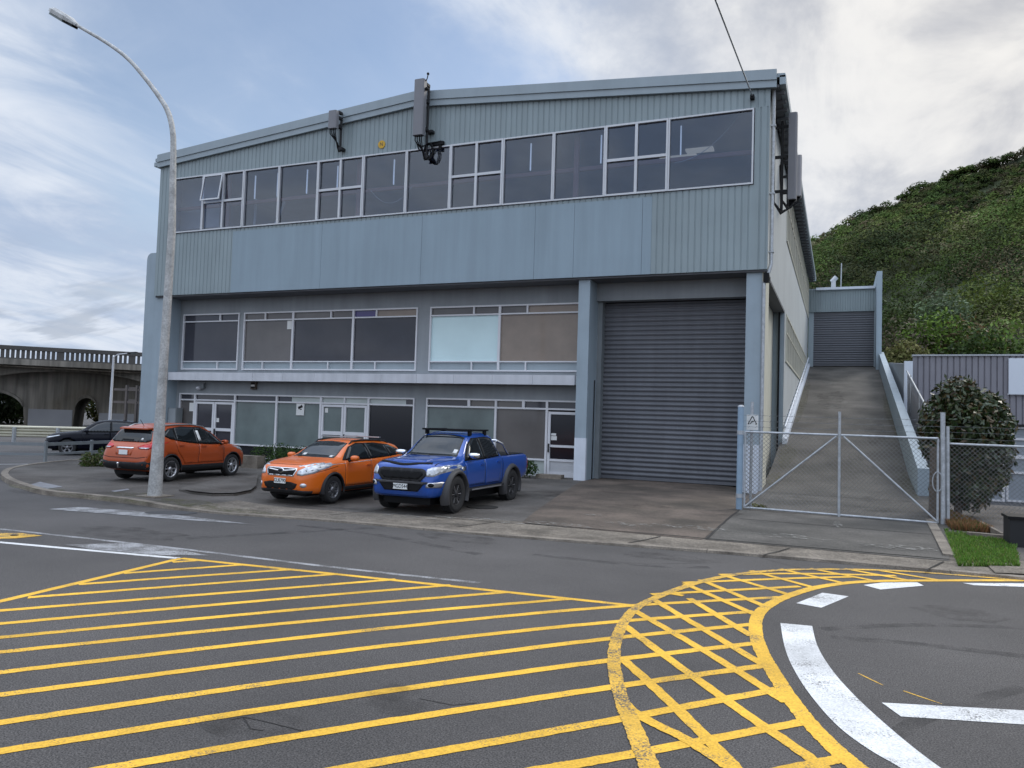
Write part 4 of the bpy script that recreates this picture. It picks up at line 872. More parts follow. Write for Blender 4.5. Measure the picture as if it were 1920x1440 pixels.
# verge
def blades(n, P, h, cols, name, mi='grass', w=.012):
    cen = np.array([P() for _ in range(n)]); hh = rng.uniform(.5, 1, n)*h; a = rng.uniform(0, 2*np.pi, n); ln = rng.normal(0, .35, (n, 2))*hh[:, None]
    dx = np.stack([np.cos(a), np.sin(a)], 1)*w; V = np.zeros((n, 4, 3))
    V[:, 0, :2] = cen[:, :2]-dx; V[:, 1, :2] = cen[:, :2]+dx; V[:, 0, 2] = V[:, 1, 2] = cen[:, 2]; V[:, 2, :2] = cen[:, :2]+dx*.3+ln; V[:, 3, :2] = cen[:, :2]-dx*.3+ln; V[:, 2, 2] = V[:, 3, 2] = cen[:, 2]+hh
    c = np.array(cols)[rng.integers(0, len(cols), n)]*rng.uniform(.7, 1.3, (n, 1)); return linkmesh(name, fast_quads(name, V, c, mi))
vq = [gp(*p, .06) for p in ((1779, 1000), (1895, 1016), (1905, 1056), (1800, 1052))]
def vp():
    u, v = random.random(), random.random()
    if random.random() < .35: u, v = min(1.03, max(-.04, random.gauss(.5, .45))), min(1.1, max(-.1, random.gauss(.5, .42)))
    p = vq[0].lerp(vq[1], u).lerp(vq[3].lerp(vq[2], u), v); return (p.x, p.y, .035)
mb = MB(); mb.prism([(p.x, p.y, .0) for p in vq], (0, 0, .045)); mb.build('verge', 'soil', kind='structure')
g_ = blades(9000, vp, .09, [(.09, .2, .02), (.13, .26, .03), (.07, .15, .02), (.16, .2, .05)], 'grass'); g_['kind'] = 'stuff'; g_['label'] = 'bright green mown grass patch at the kerb by the gate'
dq = [gp(*p, .1) for p in ((1780, 950), (1800, 938), (1835, 985), (1838, 1003), (1778, 1000))]
def dp():
    while True:
        x, y = random.uniform(2.25, 2.95), random.uniform(18.9, 22.5); 
        if x < 2.95-(y-18.9)*.12: return (x, y, .02+.0)
g_ = blades(7000, dp, .2, [(.24, .12, .05), (.3, .16, .07), (.18, .09, .04), (.1, .12, .03)], 'dry_grass', w=.014); g_['kind'] = 'stuff'; g_['label'] = 'brown dead grass mound at the foot of the fence'
t = tag(MB().obox(gp(1860, 1006, .1), (.42, -.05, 0), (0, .06, 0), (0, 0, .05)).build('sleeper', 'concrete_kerb'), 'pale weathered sleeper edging along the top of the grass patch', 'sleeper')
a, b = gp(1838, 982, .12), gp(1880, 1005, .1); t = tag(MB().obox((a+b)/2, (b-a)/2, (.03, .05, 0), (0, 0, .06)).build('sleeper', 'concrete_kerb'), 'pale loose sleeper lying diagonally beside the dry grass', 'sleeper')
t = thing('utility_box', 'dark grey-blue utility box at the right edge beside the grass', 'box', (3.3, 17.0, 0)); MB().box(2.93, 3.75, 16.9, 17.5, .03, .55).build('casing', 'dark_plastic', t); MB().box(2.9, 3.78, 16.87, 17.53, .55, .6).build('lid', 'black', t)
mb = MB(); q = [gp(*p, .03) for p in ((1845, 1056), (1990, 1060), (1990, 1082), (1866, 1077))]; mb.poly([(p.x, p.y, .058) for p in q]); mb.build('footpath', 'concrete_apron', kind='structure')
# ------------------------------------------------------------------ magnolia
def tree(name, label, cat, base, blobs, n, leafsz, asp, cols, matl='leaf', trunk=None, group=None, inner=.45, jit=.7):
    t = thing(name, label, cat, base, group=group); cs = []; ns = []
    per = np.array([b[3]**2 for b in blobs]); per = (per/per.sum()*n).astype(int)
    col = []
    for (x, y, z, r, *rest), k in zip(blobs, per):
        sz = rest[0] if rest else 1.0; d = rng.normal(0, 1, (k, 3)); d /= np.linalg.norm(d, axis=1, keepdims=True); rr = r*(inner+(1-inner)*rng.random(k)**.55)*(1+rng.normal(0, .06, k))
        c = np.array([x, y, z])+d*rr[:, None]*np.array([1, 1, sz]); cs.append(c); ns.append(d+np.array([0, 0, .35])); base_c = np.array(cols)[rng.integers(0, len(cols), k)]; col.append(base_c*rng.uniform(.7, 1.3, (k, 1))*rng.uniform(.8, 1.2))
    cs, ns, col = np.concatenate(cs), np.concatenate(ns), np.concatenate(col); ns /= np.linalg.norm(ns, axis=1, keepdims=True)
    V = leaves(cs, ns, leafsz*rng.uniform(.6, 1.25, len(cs)), asp, jit)
    linkmesh('crown', fast_quads('crown', V, col, matl), t)
    mb = MB(); trunk = trunk or [(0, 0, 0), (0, 0, max(b[2] for b in blobs)*.5)]; r0 = .05+.03*max(b[2]+b[3] for b in blobs)/2
    mb.tube(trunk, [r0*(1-.5*i/(len(trunk)-1)) for i in range(len(trunk))], 8)
    for x, y, z, r, *_ in blobs:
        a = Vector(trunk[-1]); mb.tube([Vector(trunk[-2]).lerp(a, .6), Vector((x*.5, y*.5, lerp(a.z, z, .5))), (x, y, z+.3*r)], [r0*.4, r0*.25, r0*.08], 6)
    mb.build('trunk', 'bark', t, local=True); return t
mag = [(-.05, 0, 2.95, .55), (.45, .1, 2.75, .5), (-.35, .1, 2.55, .5), (.75, 0, 2.3, .5), (.2, -.2, 2.2, .75), (-.4, 0, 1.8, .5), (.55, -.1, 1.6, .65), (.85, .1, 1.85, .4), (0, 0, 1.3, .65), (.5, 0, .95, .5), (.85, 0, 1.15, .32), (-.2, 0, .75, .45), (.25, .1, .55, .42), (.1, .1, 3.2, .35), (.72, 0, 2.75, .35), (-.5, .2, 2.2, .4)]
random.seed(3)
mag = [(x*1.02, y, z, r) for x, y, z, r in mag]+[(random.uniform(-.5, .9), random.uniform(-.5, .2), random.uniform(.6, 3.1), random.uniform(.2, .34)) for _ in range(16)]
tree('magnolia', 'dense dark magnolia with bronze-backed glossy leaves behind the fence', 'tree', (2.74, 22.2, .0), mag, 15000, .085, .8, [(.022, .042, .012), (.03, .055, .015), (.04, .06, .018), (.028, .045, .014), (.08, .05, .02), (.06, .075, .025), (.03, .05, .015), (.1, .08, .035)], 'leaf_gloss', [(0, 0, 0), (.03, 0, .6), (.08, 0, 1.4)])
# shrubs by the shopfront
def shrub(lbl, p, blobs, n, cols=None, sz=.05): return tree('shrub', lbl, 'shrub', p, blobs, n, sz, .7, cols or [(.04, .08, .02), (.06, .11, .025), (.03, .055, .018)])
shrub('dark green shrub in the planter between the two orange cars', (-18.2, 21.9, .2), [(-.4, 0, .35, .4), (.2, 0, .4, .45), (.8, -.2, .35, .4), (.5, -.4, .25, .35), (1.3, -.3, .4, .4), (-.8, 0, .4, .25)], 2600)
shrub('low green shrub beside the single door behind the blue utility truck', (-9.75, 24.1, .22), [(0, 0, .3, .32), (.3, 0, .25, .28), (-.35, 0, .22, .25)], 1300)
shrub('tuft of weeds beside the railing left of the burnt-orange car', (-22.4, 17.9, .1), [(0, 0, .2, .3), (.4, .3, .3, .35), (-.3, .2, .15, .2)], 800, [(.05, .1, .02), (.09, .13, .03), (.12, .12, .05)], .07)
shrub('small mossy weed clump at the foot of the white column by the gate', (-1.95, 20.5, .06), [(0, 0, .03, .14, .6), (.2, 0, .03, .12, .6), (-.15, .1, .03, .1, .6)], 500, [(.16, .15, .02), (.1, .12, .02)], .03)
for k, (lbl, x, y, w) in enumerate((('rough concrete block edging the planter behind the blue truck', -9.55, 22.6, .5), ('low concrete step block under the single door', -8.9, 24.55, .9), ('concrete planter block between the two orange cars', -18.6, 21.0, 1.1))):
    mb = MB(); h = (.3, .14, .42)[k]; mb.prism([(x-w/2, y-.2, .05), (x+w/2, y-.18, .05), (x+w/2-.02, y+.2, .05), (x-w/2+.03, y+.18, .05)], (0, 0, h+.1)); tag(mb.build('concrete_block', 'concrete_kerb'), lbl, 'block')
# ------------------------------------------------------------------ street lamps
SL = thing('street_lamp', 'tall galvanised street lamp with curved arm before the burnt-orange car', 'street lamp', (-14.25, 13.12, .05))
mb = MB(); LX = -14.25; LYy = 13.12
mb.tube([(LX, LYy, .02), (LX+.02, LYy, .9), (LX+.05, LYy, 2.4), (LX+.1, LYy, 6.2), (LX+.02, LYy, 8.0)], [.16, .135, .1, .085, .066], 12)
mb.build('pole', 'galv_pole', SL); MB().box(LX-.3, LX+.3, LYy-.28, LYy+.28, -.02, .12).build('footing', 'concrete_kerb', SL)
arm = [(-14.23, 8.0), (-14.27, 8.5), (-14.45, 9.0), (-14.78, 9.4), (-15.2, 9.85), (-15.85, 10.48), (-16.6, 10.98), (-17.45, 11.46), (-17.75, 11.63)]
def smooth(P):
    P = [Vector(p) for p in P]
    for _ in range(2):
        q = [P[0]]
        for a, b in zip(P, P[1:]): q += [a.lerp(b, .25), a.lerp(b, .75)]
        P = q+[P[-1]]
    return P
pa = smooth([(x, LYy, z) for x, z in arm]); MB().tube(pa, [lerp(.068, .035, i/(len(pa)-1)) for i in range(len(pa))], 10).build('arm', 'galv_pole', SL)
def lamp_head(parent, p, d, s=1.0, m='galv_pole'):
    d = Vector(d).normalized(); side = d.cross(Vector((0, 0, 1))).normalized(); up = side.cross(d).normalized(); p = Vector(p); mb = MB(); vs = []
    secs = [(-.08, .06, .04, .04), (.12, .11, .07, .06), (.3, .17, .1, .08), (.75, .18, .1, .09), (.9, .13, .07, .06), (.95, .06, .03, .03)]
    for l, w, h, b in secs: vs += [p+d*l*s+side*w*s*a+up*(h if c > 0 else -b)*s*c2 for a, c, c2 in ((-1, -1, .6), (1, -1, .6), (1, 1, .4), (.6, 1, 1), (-.6, 1, 1), (-1, 1, .4))]
    fs = [(i*6+k, i*6+(k+1) % 6, (i+1)*6+(k+1) % 6, (i+1)*6+k) for i in range(len(secs)-1) for k in range(6)]+[tuple(range(6))[::-1], tuple(range(30, 36))]
    mb.add(vs, fs); o = mb.build('lamp_head', m, parent); mb = MB()
    mb.obox(p+d*.56*s-up*.075*s, d*.27*s, side*.14*s, up*.03*s); mb.build('lens', 'pane_frost', o); mb = MB(); mb.obox(p+d*.12*s-up*.05*s, d*.13*s, side*.08*s, up*.04*s); mb.build('gear_tray', 'black', o)
lamp_head(SL, pa[-1], (-.86, 0, .5), 1.05)
b0 = gp(204, 817); SL2 = thing('street_lamp', 'distant pale street lamp beside the concrete viaduct', 'street lamp', (b0.x, b0.y, 0))
hz = CH*(1+(761-658)/(817-761))
mb = MB(); tp_ = Vector((b0.x+.05, b0.y, hz-.35)); mb.tube([(b0.x, b0.y, 0), tp_], [.12, .07], 8); pt = tp_+Vector((.95, .4, .32)); mb.tube([tp_, tp_+Vector((.25, .1, .2)), pt], .035, 6); mb.build('pole', 'canopy_white', SL2); lamp_head(SL2, pt, (.92, .38, .08), .75, 'dark_plastic')
# ------------------------------------------------------------------ viaduct, barriers, trees beyond
DV = Vector((.72, .694, 0)).normalized(); NV = Vector((DV.y, -DV.x, 0)); KV = 1.3; FV = Vector((-49.12, 34.45, 0))*KV
def pv(u, v, z): p = FV+DV*(u*KV)+NV*v; return (p.x, p.y, 2.1+(z-2.1)*KV if z > 0 else 0)
VD = thing('viaduct', 'old concrete road viaduct with open balustrade and arched piers at the left', 'bridge', FV)
def vbox(mb, u0, u1, v0, v1, z0, z1):
    mb.add([pv(u, v, z) for z in (z0, z1) for v in (v0, v1) for u in (u0, u1)], [(0,2,3,1),(4,5,7,6),(0,1,5,4),(2,6,7,3),(0,4,6,2),(1,3,7,5)])
mb = MB(); vbox(mb, -14, 30, -.35, .0, 5.6, 5.87); vbox(mb, -14, 30, -.3, -.05, 5.0, 5.08)
u = -14
i = 0
while u < 30:
    vbox(mb, u, u+(.42 if i % 14 == 9 else .17), -.3, -.05, 5.08, 5.6); u += .29+(.25 if i % 14 == 9 else 0); i += 1
mb.build('balustrade', 'concrete_dark', VD)
mb = MB(); vbox(mb, -14, 30, -.5, .12, 4.62, 5.0); vbox(mb, -14, 30, -13, -.5, 4.72, 5.0); mb.build('deck', 'concrete_viaduct', VD)
mb = MB(); mb.tube([pv(u, -.5, 4.52-.006*u) for u in (-14, 0, 10, 30)], .08, 6); mb.build('service_pipe', 'concrete_kerb', VD)
span = 5.6                                   # girder soffit arches
def gb(u): k = ((u+1.9) % 8.6)/8.6; return 3.78+.58*math.sin(math.pi*min(1, max(0, k)))**.6
for v in (-1.3, -5.5, -9.5):
    mb = MB(); us = [-14+.4*i for i in range(110)]
    for a, b in zip(us, us[1:]):
        mb.add([pv(a, v, gb(a)), pv(b, v, gb(b)), pv(b, v, 4.75), pv(a, v, 4.75), pv(a, v-.5, gb(a)), pv(b, v-.5, gb(b)), pv(b, v-.5, 4.75), pv(a, v-.5, 4.75)], [(0, 1, 2, 3), (0, 4, 5, 1), (7, 6, 5, 4)])
    mb.build('girder', 'concrete_viaduct', VD)
def wb(u):                                   # arched openings through the pier wall
    for c, hw, h in ((-2.6, 2.0, 2.85), (3.14, .74, 2.62), (9.0, 1.6, 2.8), (-8.4, 2.0, 2.85), (14.6, 1.8, 2.8)):
        if abs(u-c) < hw: return max(.05, 1.5+(h-1.5)*math.sqrt(max(0, 1-((u-c)/hw)**2)))
    return 0
mb = MB(); ml = None
us = [-14+.12*i for i in range(300)]
for a, b in zip(us, us[1:]):
    ha, hb = wb(a), wb(b)
    mb.add([pv(a, -3.2, ha), pv(b, -3.2, hb), pv(b, -3.2, 4.7), pv(a, -3.2, 4.7), pv(a, -9.2, ha), pv(b, -9.2, hb), pv(b, -9.2, 4.7), pv(a, -9.2, 4.7)], [(0, 1, 2, 3), (0, 4, 5, 1), (7, 6, 5, 4)])
    if ha > 0 and hb > 0: ml = ml or MB(); ml.add([pv(a, -2.9, ha), pv(b, -2.9, hb), pv(b, -2.9, hb+.2), pv(a, -2.9, ha+.2), pv(a, -3.2, ha), pv(b, -3.2, hb), pv(b, -3.2, hb+.2), pv(a, -3.2, ha+.2)], [(0, 1, 2, 3), (3, 2, 6, 7), (0, 4, 5, 1)])
    elif ml: ml.build('arch_rib', 'concrete_viaduct', VD); ml = None
mb.build('pier_wall', 'concrete_viaduct', VD)
for q in ((-.35, 2.3, 1.75), (3.95, 6.9, 1.6)): mb = MB(); vbox(mb, q[0], q[1], -3.2, -3.12, .0, q[2]); mb.build('painted_panel', 'viaduct_paint', VD)
BR = thing('crash_barrier', 'cream steel crash barrier along the far side of the main road', 'barrier', gp(0, 832)); B0 = gp(30, 831); 
mb = MB()
def along(u, v, z, o=B0): p = o+DV*u+NV*v; return (p.x, p.y, z)
for zc in (.48, .78):
    pr = [(-.0, zc-.15), (.08, zc-.1), (.08, zc-.03), (.0, zc), (.08, zc+.03), (.08, zc+.1), (0, zc+.15)]
    for (v0, z0), (v1, z1) in zip(pr, pr[1:]): mb.poly([along(-40, v0, z0), along(60, v0, z0), along(60, v1, z1), along(-40, v1, z1)])
mb.build('rail', 'barrier_cream', BR); mb = MB()
for i in range(50): c = B0+DV*(-40+i*2); mb.box(c.x-.07, c.x+.07, c.y-.2, c.y-.06, 0, .85)
mb.build('post', 'galv', BR)
RL = thing('pedestrian_railing', 'grey two-rail steel guard railing at the back of the corner footpath', 'railing', (-25, 18.4, 0))
R0 = gp(84, 874); R1 = gp(170, 867.5); rd = (R1-R0).normalized(); mb = MB()
q = [R0-rd*7, R0, R1, R1+rd*3.0, R1+rd*8]; q[0] = R0+Vector((-4, -3.4, 0))
for p in q[1:4]: mb.box(p.x-.04, p.x+.04, p.y-.04, p.y+.04, 0, .84)
mb.build('post', 'steel_jamb', RL)
mb = MB()
for z in (.74, .4): 
    for a, b in zip(q, q[1:]): mb.obox(((a+b)/2)+Vector((0, 0, z)), (b-a)/2, Vector((rd.y, -rd.x, 0))*.025, (0, 0, .055 if z > .5 else .04))
mb.build('rail', 'steel_jamb', RL)
for p in (R0, R1): pass
mb = MB(); 
fr = (Vector((0, 0, CH))+ray(247, 765)*34); FR = thing('steel_frame_rack', 'open brown steel frame standing behind the left end of the building', 'frame', (fr.x, fr.y, 0))
ux = Vector((.92, .39, 0)); uy = Vector((-.39, .92, 0)); 
for i in range(3):
    for j in range(2): p = fr+ux*(i*.45-.25)+uy*j*1.2; mb.box(p.x-.05, p.x+.05, p.y-.05, p.y+.05, 0, 3.05)
for z in (2.85, 2.3): mb.obox((fr.x, fr.y, z), ux*.8, uy*.04, (0, 0, .05)); mb.obox((fr.x+uy.x*1.2, fr.y+uy.y*1.2, z+.1), ux*.8, uy*.04, (0, 0, .05))
mb.build('upright', 'steel_brown', FR)
for k, (u, v, s, lbl, cols) in enumerate(((-3.2, -15, 1.6, 'dark leafy tree seen through the left viaduct arch', [(.03, .05, .02), (.05, .075, .03)]), (-1.2, -17, 1.4, 'dark shrubby tree behind the edge of the left arch', [(.025, .04, .018), (.04, .06, .025)]), (-5.2, -16, 1.8, 'pale-leaved tree at the left edge behind the viaduct', [(.06, .08, .05), (.12, .14, .1), (.04, .06, .025)]),
                                             (3.3, -16, 1.5, 'yellow-green bush seen through the narrow viaduct arch', [(.07, .075, .02), (.04, .055, .018), (.1, .09, .03)]), (4.9, -17, 1.4, 'dark bush beyond the right side of the narrow arch', [(.03, .045, .016), (.05, .06, .02)]))):
    x, y, _ = pv(u, v, 0); tree('tree', lbl, 'tree', (x, y, 0), [(0, 0, 1.6*s, 1.3*s), (.8*s, 0, 1.1*s, 1.0*s), (-.8*s, .2, 1.2*s, 1.1*s), (.2, 0, .6*s, 1.0*s), (0, .3, 2.4*s, .9*s)], 1500, .2*s, .8, cols, group='trees beyond the viaduct')
# ------------------------------------------------------------------ hill
from mathutils import noise as mn
def hz_(X, Y):
    ridge = pl([(-60, 0), (-30, 18), (-12, 30.5), (-4.4, 35), (1.8, 37.4), (9.8, 40.8), (17.4, 43.6), (26, 46.8), (45, 54), (90, 62)], X)
    t = (Y-62)/78; foot = 3.5 if X > 0 else lerp(0, 3.5, sstep(X, -25, 0))
    if t < 0: h = lerp(0, foot, sstep(Y, 46, 62)) if X > 3 else lerp(0, foot, sstep(Y, 58.5, 62))
    elif t < 1: h = foot+(ridge-1.2-foot)*t
    else: h = ridge-(Y-140)*.5
    n = mn.fractal(Vector((X*.05, Y*.05, 0)), 1, 2, 4)*2.2*min(1, max(0, t*4)) if t > 0 else 0
    gul = -2.2*max(0, math.sin((X*.8-Y*.42)*.16+1))**2*min(1, max(0, t*3))*(1-abs(t-.5)) if 0 < t < 1 else 0
    return max(-.5, h+n*.8+gul)
mb = MB(); nx, ny = 70, 64; gx = [-62+i*2.4 for i in range(nx)]; gy = [47+j*1.75 for j in range(ny)]
vs = [(x, y, hz_(x, y) if not (x < 3 and y < 60) else -.5) for y in gy for x in gx]
mb.add(vs, [(j*nx+i, j*nx+i+1, (j+1)*nx+i+1, (j+1)*nx+i) for j in range(ny-1) for i in range(nx-1) if not (gx[i] < 2.7 and gy[j] < 61)], 0, True); mb.build('hill', 'hill_soil', kind='structure')
def bush_cards(x, y, z, r, hgt, n, col, sz):
    d = rng.normal(0, 1, (n, 3)); d[:, 2] = np.abs(d[:, 2])*.9-.1; d /= np.linalg.norm(d, axis=1, keepdims=True); rr = (.72+.34*rng.random(n)); c = np.array([x, y, z])+d*rr[:, None]*np.array([r, r, hgt])
    return leaves(c, d+np.array([0, 0, .2]), sz*rng.uniform(.6, 1.3, n), .9, .34), np.array(col)*rng.uniform(.82, 1.2, (n, 1))*rng.uniform(.75, 1.3)
VV = []; CC = []
pal = [(.05, .078, .024), (.062, .095, .026), (.08, .115, .03), (.066, .074, .03), (.042, .06, .026), (.11, .13, .04), (.1, .085, .048), (.19, .18, .1)]
tries = 0; cnt = 0
while cnt < 4300 and tries < 60000:
    tries += 1; Y = 62+80*random.random()**.85; X = random.uniform(-16, 12+Y*.26)
    if X < 3.2 and Y < 64: continue
    z = hz_(X, Y); nn = 1.2*mn.noise(Vector((X*.06, Y*.06, 3)))+.6*mn.noise(Vector((X*.2, Y*.2, 9))); streak = mn.noise(Vector(((X*.8-Y*.42)*.2, (X*.42+Y*.8)*.035, 5)))
    k = int(min(5, max(0, 2.2+nn*4.5+random.gauss(0, .5))))
    if streak > .2 and random.random() < .8: k = random.choice((5, 6, 7, 7))
    elif nn < -.28 and random.random() < .6: k = random.choice((4, 6))
    big = cnt % 5 == 0; r = (random.uniform(1.5, 2.8) if big else random.uniform(.6, 1.25))*(1+.3*(Y-62)/80); h = r*random.uniform(.8, 1.15)
    if k == 7: r *= .6; h *= .45
    if Y > 122: r = random.uniform(.6, 1.2); h = r*.75; big = False
    a, b = bush_cards(X, Y, z, r, h, int(42*(.5+r*r*.5)*(1.7 if Y > 122 else 1)), pal[k], .115+.0011*(Y-40)); VV.append(a); CC.append(b*(random.uniform(.6, 1.45) if big else random.uniform(.7, 1.1))*max(.45, 1+1.3*mn.noise(Vector(((X*.8-Y*.42)*.11, (X*.42+Y*.8)*.035, 2))))); cnt += 1
for _ in range(1500):
    Y = random.uniform(108, 143); X = random.uniform(-14, 40); r = random.uniform(.7, 1.4); a, b = bush_cards(X, Y, hz_(X, Y), r, r*.75, 80, pal[random.choice((0, 0, 1, 1, 2, 3, 3, 5, 6))], .24); VV.append(a); CC.append(b*max(.8, 1.15+.8*mn.noise(Vector(((X*.8-Y*.42)*.11, (X*.42+Y*.8)*.035, 2)))))
o = linkmesh('hillside_scrub', fast_quads('hillside_scrub', np.concatenate(VV), np.concatenate(CC), 'leaf_hill')); o['kind'] = 'stuff'; o['label'] = 'dense dark green scrub covering the steep hillside'
def hb(lbl, px, py, Y, r, cols, n=900, sz=.2):
    r *= 1.2; n = int(n*1.5)
    v = ray(px, py); tt = Y/v.y; X = v.x*tt; Zt = CH+v.z*tt; zb_ = hz_(X, Y)
    H_ = max(Zt-zb_, r*1.2); z0 = Zt-H_; bl = [(0, 0, H_-r*.8, r*.8), (r*.7, .2, H_-r*1.2, r*.7), (-r*.7, 0, H_-r*1.2, r*.7), (r*.2, -.4, H_-r*1.7, r*.8), (-.3*r, -.2, H_-r*1.5, r*.75), (r*.9, 0, H_-r*1.9, r*.6), (-r*.9, 0, H_-r*1.9, r*.6)]
    tree('bush', lbl, 'bush', (X, Y, z0), [(a, b, c, d) for a, b, c, d in bl], n, sz, .85, cols, group='bushes at the foot of the hill')
hb('rounded bright green bush low on the hill, left of the brown one', 1762, 575, 66, 1.7, [(.1, .165, .028), (.13, .2, .034), (.075, .13, .024)], 1600)
hb('bare purplish brown shrub beside the ramp-top wing wall', 1695, 590, 65, 1.9, [(.11, .095, .06), (.085, .09, .045), (.14, .115, .075)], 1500, .17)
hb('pale yellow-green bush above the shed roof corner', 1700, 634, 60, 1.0, [(.17, .17, .06), (.14, .15, .045), (.2, .18, .075)], 1700, .16)
hb('rusty brown low tree between two green bushes above the shed', 1812, 590, 66, 1.9, [(.13, .08, .035), (.09, .07, .035), (.06, .075, .025)], 1500)
hb('leafy green tree above the shed at the right edge', 1895, 590, 63, 2.3, [(.09, .15, .028), (.075, .125, .024), (.12, .17, .04)], 2200)
hb('dark green tree above the blank sign', 1845, 612, 62, 1.5, [(.035, .06, .016), (.045, .075, .018)], 1300)
hb('grey-leaved cabbage-like shrub on the middle slope', 1768, 540, 72, 1.3, [(.13, .17, .1), (.1, .14, .07)], 900)
hb('yellow-green spreading bush on the middle slope', 1850, 500, 80, 2.2, [(.12, .15, .03), (.1, .135, .03)], 1300)
hb('tall dark bush directly behind the ramp-top block', 1680, 560, 74, 1.8, [(.035, .055, .018), (.05, .07, .02)], 1200)
# ------------------------------------------------------------------ vehicles
def pchip(P):
    xs = [p[0] for p in P]; ys = [p[1] for p in P]; n = len(P); h = [xs[i+1]-xs[i] for i in range(n-1)]; dl = [(ys[i+1]-ys[i])/h[i] for i in range(n-1)]
    m = [dl[0]]+[0 if dl[i-1]*dl[i] <= 0 else 2*dl[i-1]*dl[i]/(dl[i-1]+dl[i]) for i in range(1, n-1)]+[dl[-1]]
    def f(x):
        if x <= xs[0]: return ys[0]
        if x >= xs[-1]: return ys[-1]
        i = max(k for k in range(n-1) if xs[k] <= x); t = (x-xs[i])/h[i]
        return ys[i]*(1+2*t)*(1-t)**2+h[i]*m[i]*t*(1-t)**2+ys[i+1]*t*t*(3-2*t)+h[i]*m[i+1]*t*t*(t-1)
    return f
class Car:                                   # local frame: +x forward, +y left, z up, origin on the ground mid-wheelbase
    def __init__(s, name, label, cat, loc, heading, sp):
        s.sp = sp; s.root = thing(name, label, cat, loc, heading); s.body(); s.root.scale = (sp.get('scale', .94),)*3
    def sec(s, q):
        sp = s.sp; zb, zs, zt, w = sp['bot'](q), sp['belt'](q), sp['top'](q), sp['plan'](q); zs = min(zs, zt-.03); ZR = sp['roof']
        h = min(1, max(0, (zt-zs-.06)/(ZR-zs-.06))); wc = w*lerp(.9, sp['tum'], h); zc = zs+(zt-zs)*lerp(.55, .9, h); bl = sp.get('bulge', .02)
        P = [(0, zb), (.7*w, zb), (.9*w, zb+.015), (.965*w, lerp(zb, zs, .12)), (.985*w, lerp(zb, zs, .3)), (w*(1-bl*.5), lerp(zb, zs, .48)), (w, lerp(zb, zs, .66)), (w*.995, lerp(zb, zs, .8)), (.975*w, lerp(zb, zs, .93)), (.95*w, zs+.005)]
        for t in (.12, .4, .7, .92): P.append((lerp(.945*w, wc, t**1.15), lerp(zs+.01, zc, t)))
        P += [(wc*.97, lerp(zc, zt, .35)), (wc*.88, lerp(zc, zt, .68)), (wc*.66, lerp(zc, zt, .9)), (wc*.35, lerp(zc, zt, .985)), (0, zt)]
        return P
    def body(s):
        sp = s.sp; L = sp['L']; xf = sp['xf']; s.x0 = sp['front']  # q measured from the nose backwards; x = x0 - q
        qs = sorted(set([0, .02, .05, .09, .14, .2]+[.2+.06*i for i in range(1, int((L-.4)/.06)+1)]+[L-.2, L-.14, L-.09, L-.05, L-.02, L]))
        bm = bmesh.new(); rows = []
        for q in qs:
            P = s.sec(q); full = [(-y, z) for y, z in P[::-1]][:-1]+P if False else [(y, z) for y, z in P]+[(-y, z) for y, z in P[::-1][1:-1]]
            rows.append([bm.verts.new((s.x0-q, y, z)) for y, z in full])
        n = len(rows[0])
        for a, b in zip(rows, rows[1:]):
            for k in range(n): bm.faces.new((a[k], a[(k+1) % n], b[(k+1) % n], b[k]))
        bm.faces.new(rows[0][::-1]); bm.faces.new(rows[-1])
        bmesh.ops.recalc_face_normals(bm, faces=bm.faces)
        for f in bm.faces: f.smooth = True
        bmesh.ops.triangulate(bm, faces=[f for f in bm.faces if len(f.verts) > 4])
        s.bvh = BVHTree.FromBMesh(bm); me = bpy.data.meshes.new('body'); bm.to_mesh(me); bm.free(); me.materials.append(MAT[sp['paint']]); me.materials.append(MAT['black'])
        o = linkmesh('body', me, s.root)
        r = sp['wr']; cuts = []
        for q in (sp['xf'], sp['xr']):
            for sg in (1, -1):
                c = bmesh.new(); mtx = Matrix.Translation((s.x0-q, sg*(sp['hw']-.12), sp['rz']+.01)) @ Matrix.Rotation(R(90), 4, 'X'); bmesh.ops.create_cone(c, cap_ends=True, segments=40, radius1=r*sp.get('arch', 1.14), radius2=r*sp.get('arch', 1.14), depth=.62, matrix=mtx)
                cm = bpy.data.meshes.new('cut'); c.to_mesh(cm); c.free(); cm.materials.append(MAT['black']); co_ = bpy.data.objects.new('cut', cm); C.objects.link(co_); co_.parent = s.root; cuts.append(co_)
                md = o.modifiers.new('b', 'BOOLEAN'); md.object = co_; md.operation = 'DIFFERENCE'; md.solver = 'EXACT'; md.material_mode = 'TRANSFER'
        bpy.context.view_layer.update(); ev = o.evaluated_get(bpy.context.evaluated_depsgraph_get()); nm = bpy.data.meshes.new_from_object(ev); o.modifiers.clear(); o.data = nm; nm.name = 'body'
        for c in cuts: m = c.data; bpy.data.objects.remove(c); bpy.data.meshes.remove(m)
        s.o = o; mb = MB(); mb.box(s.x0-L+.3, s.x0-.28, -.62*sp['hw'], .62*sp['hw'], .19, sp['bot'](L*.5)+.08); mb.build('underbody', 'black', s.root, local=True)
    def decal(s, name, poly, plane, m, off=.006, parent=None, depth=.03, ml=.09, smooth_=True, lift=0):
        # poly in (x,z) for 'L'/'R', (y,z) for 'F'/'B', (x,y) for 'T'; laid on the body surface with real thickness
        ax = {'L': ((0, -1, 0), lambda a, b: (a, 3, b)), 'R': ((0, 1, 0), lambda a, b: (a, -3, b)), 'F': ((-1, 0, 0), lambda a, b: (6, a, b)), 'B': ((1, 0, 0), lambda a, b: (-6, a, b)), 'T': ((0, 0, -1), lambda a, b: (a, b, 4))}[plane]
        d = Vector(ax[0]); bm = bmesh.new(); vs = [bm.verts.new((a, b, 0)) for a, b in poly]; bm.faces.new(vs); bmesh.ops.triangulate(bm, faces=bm.faces)
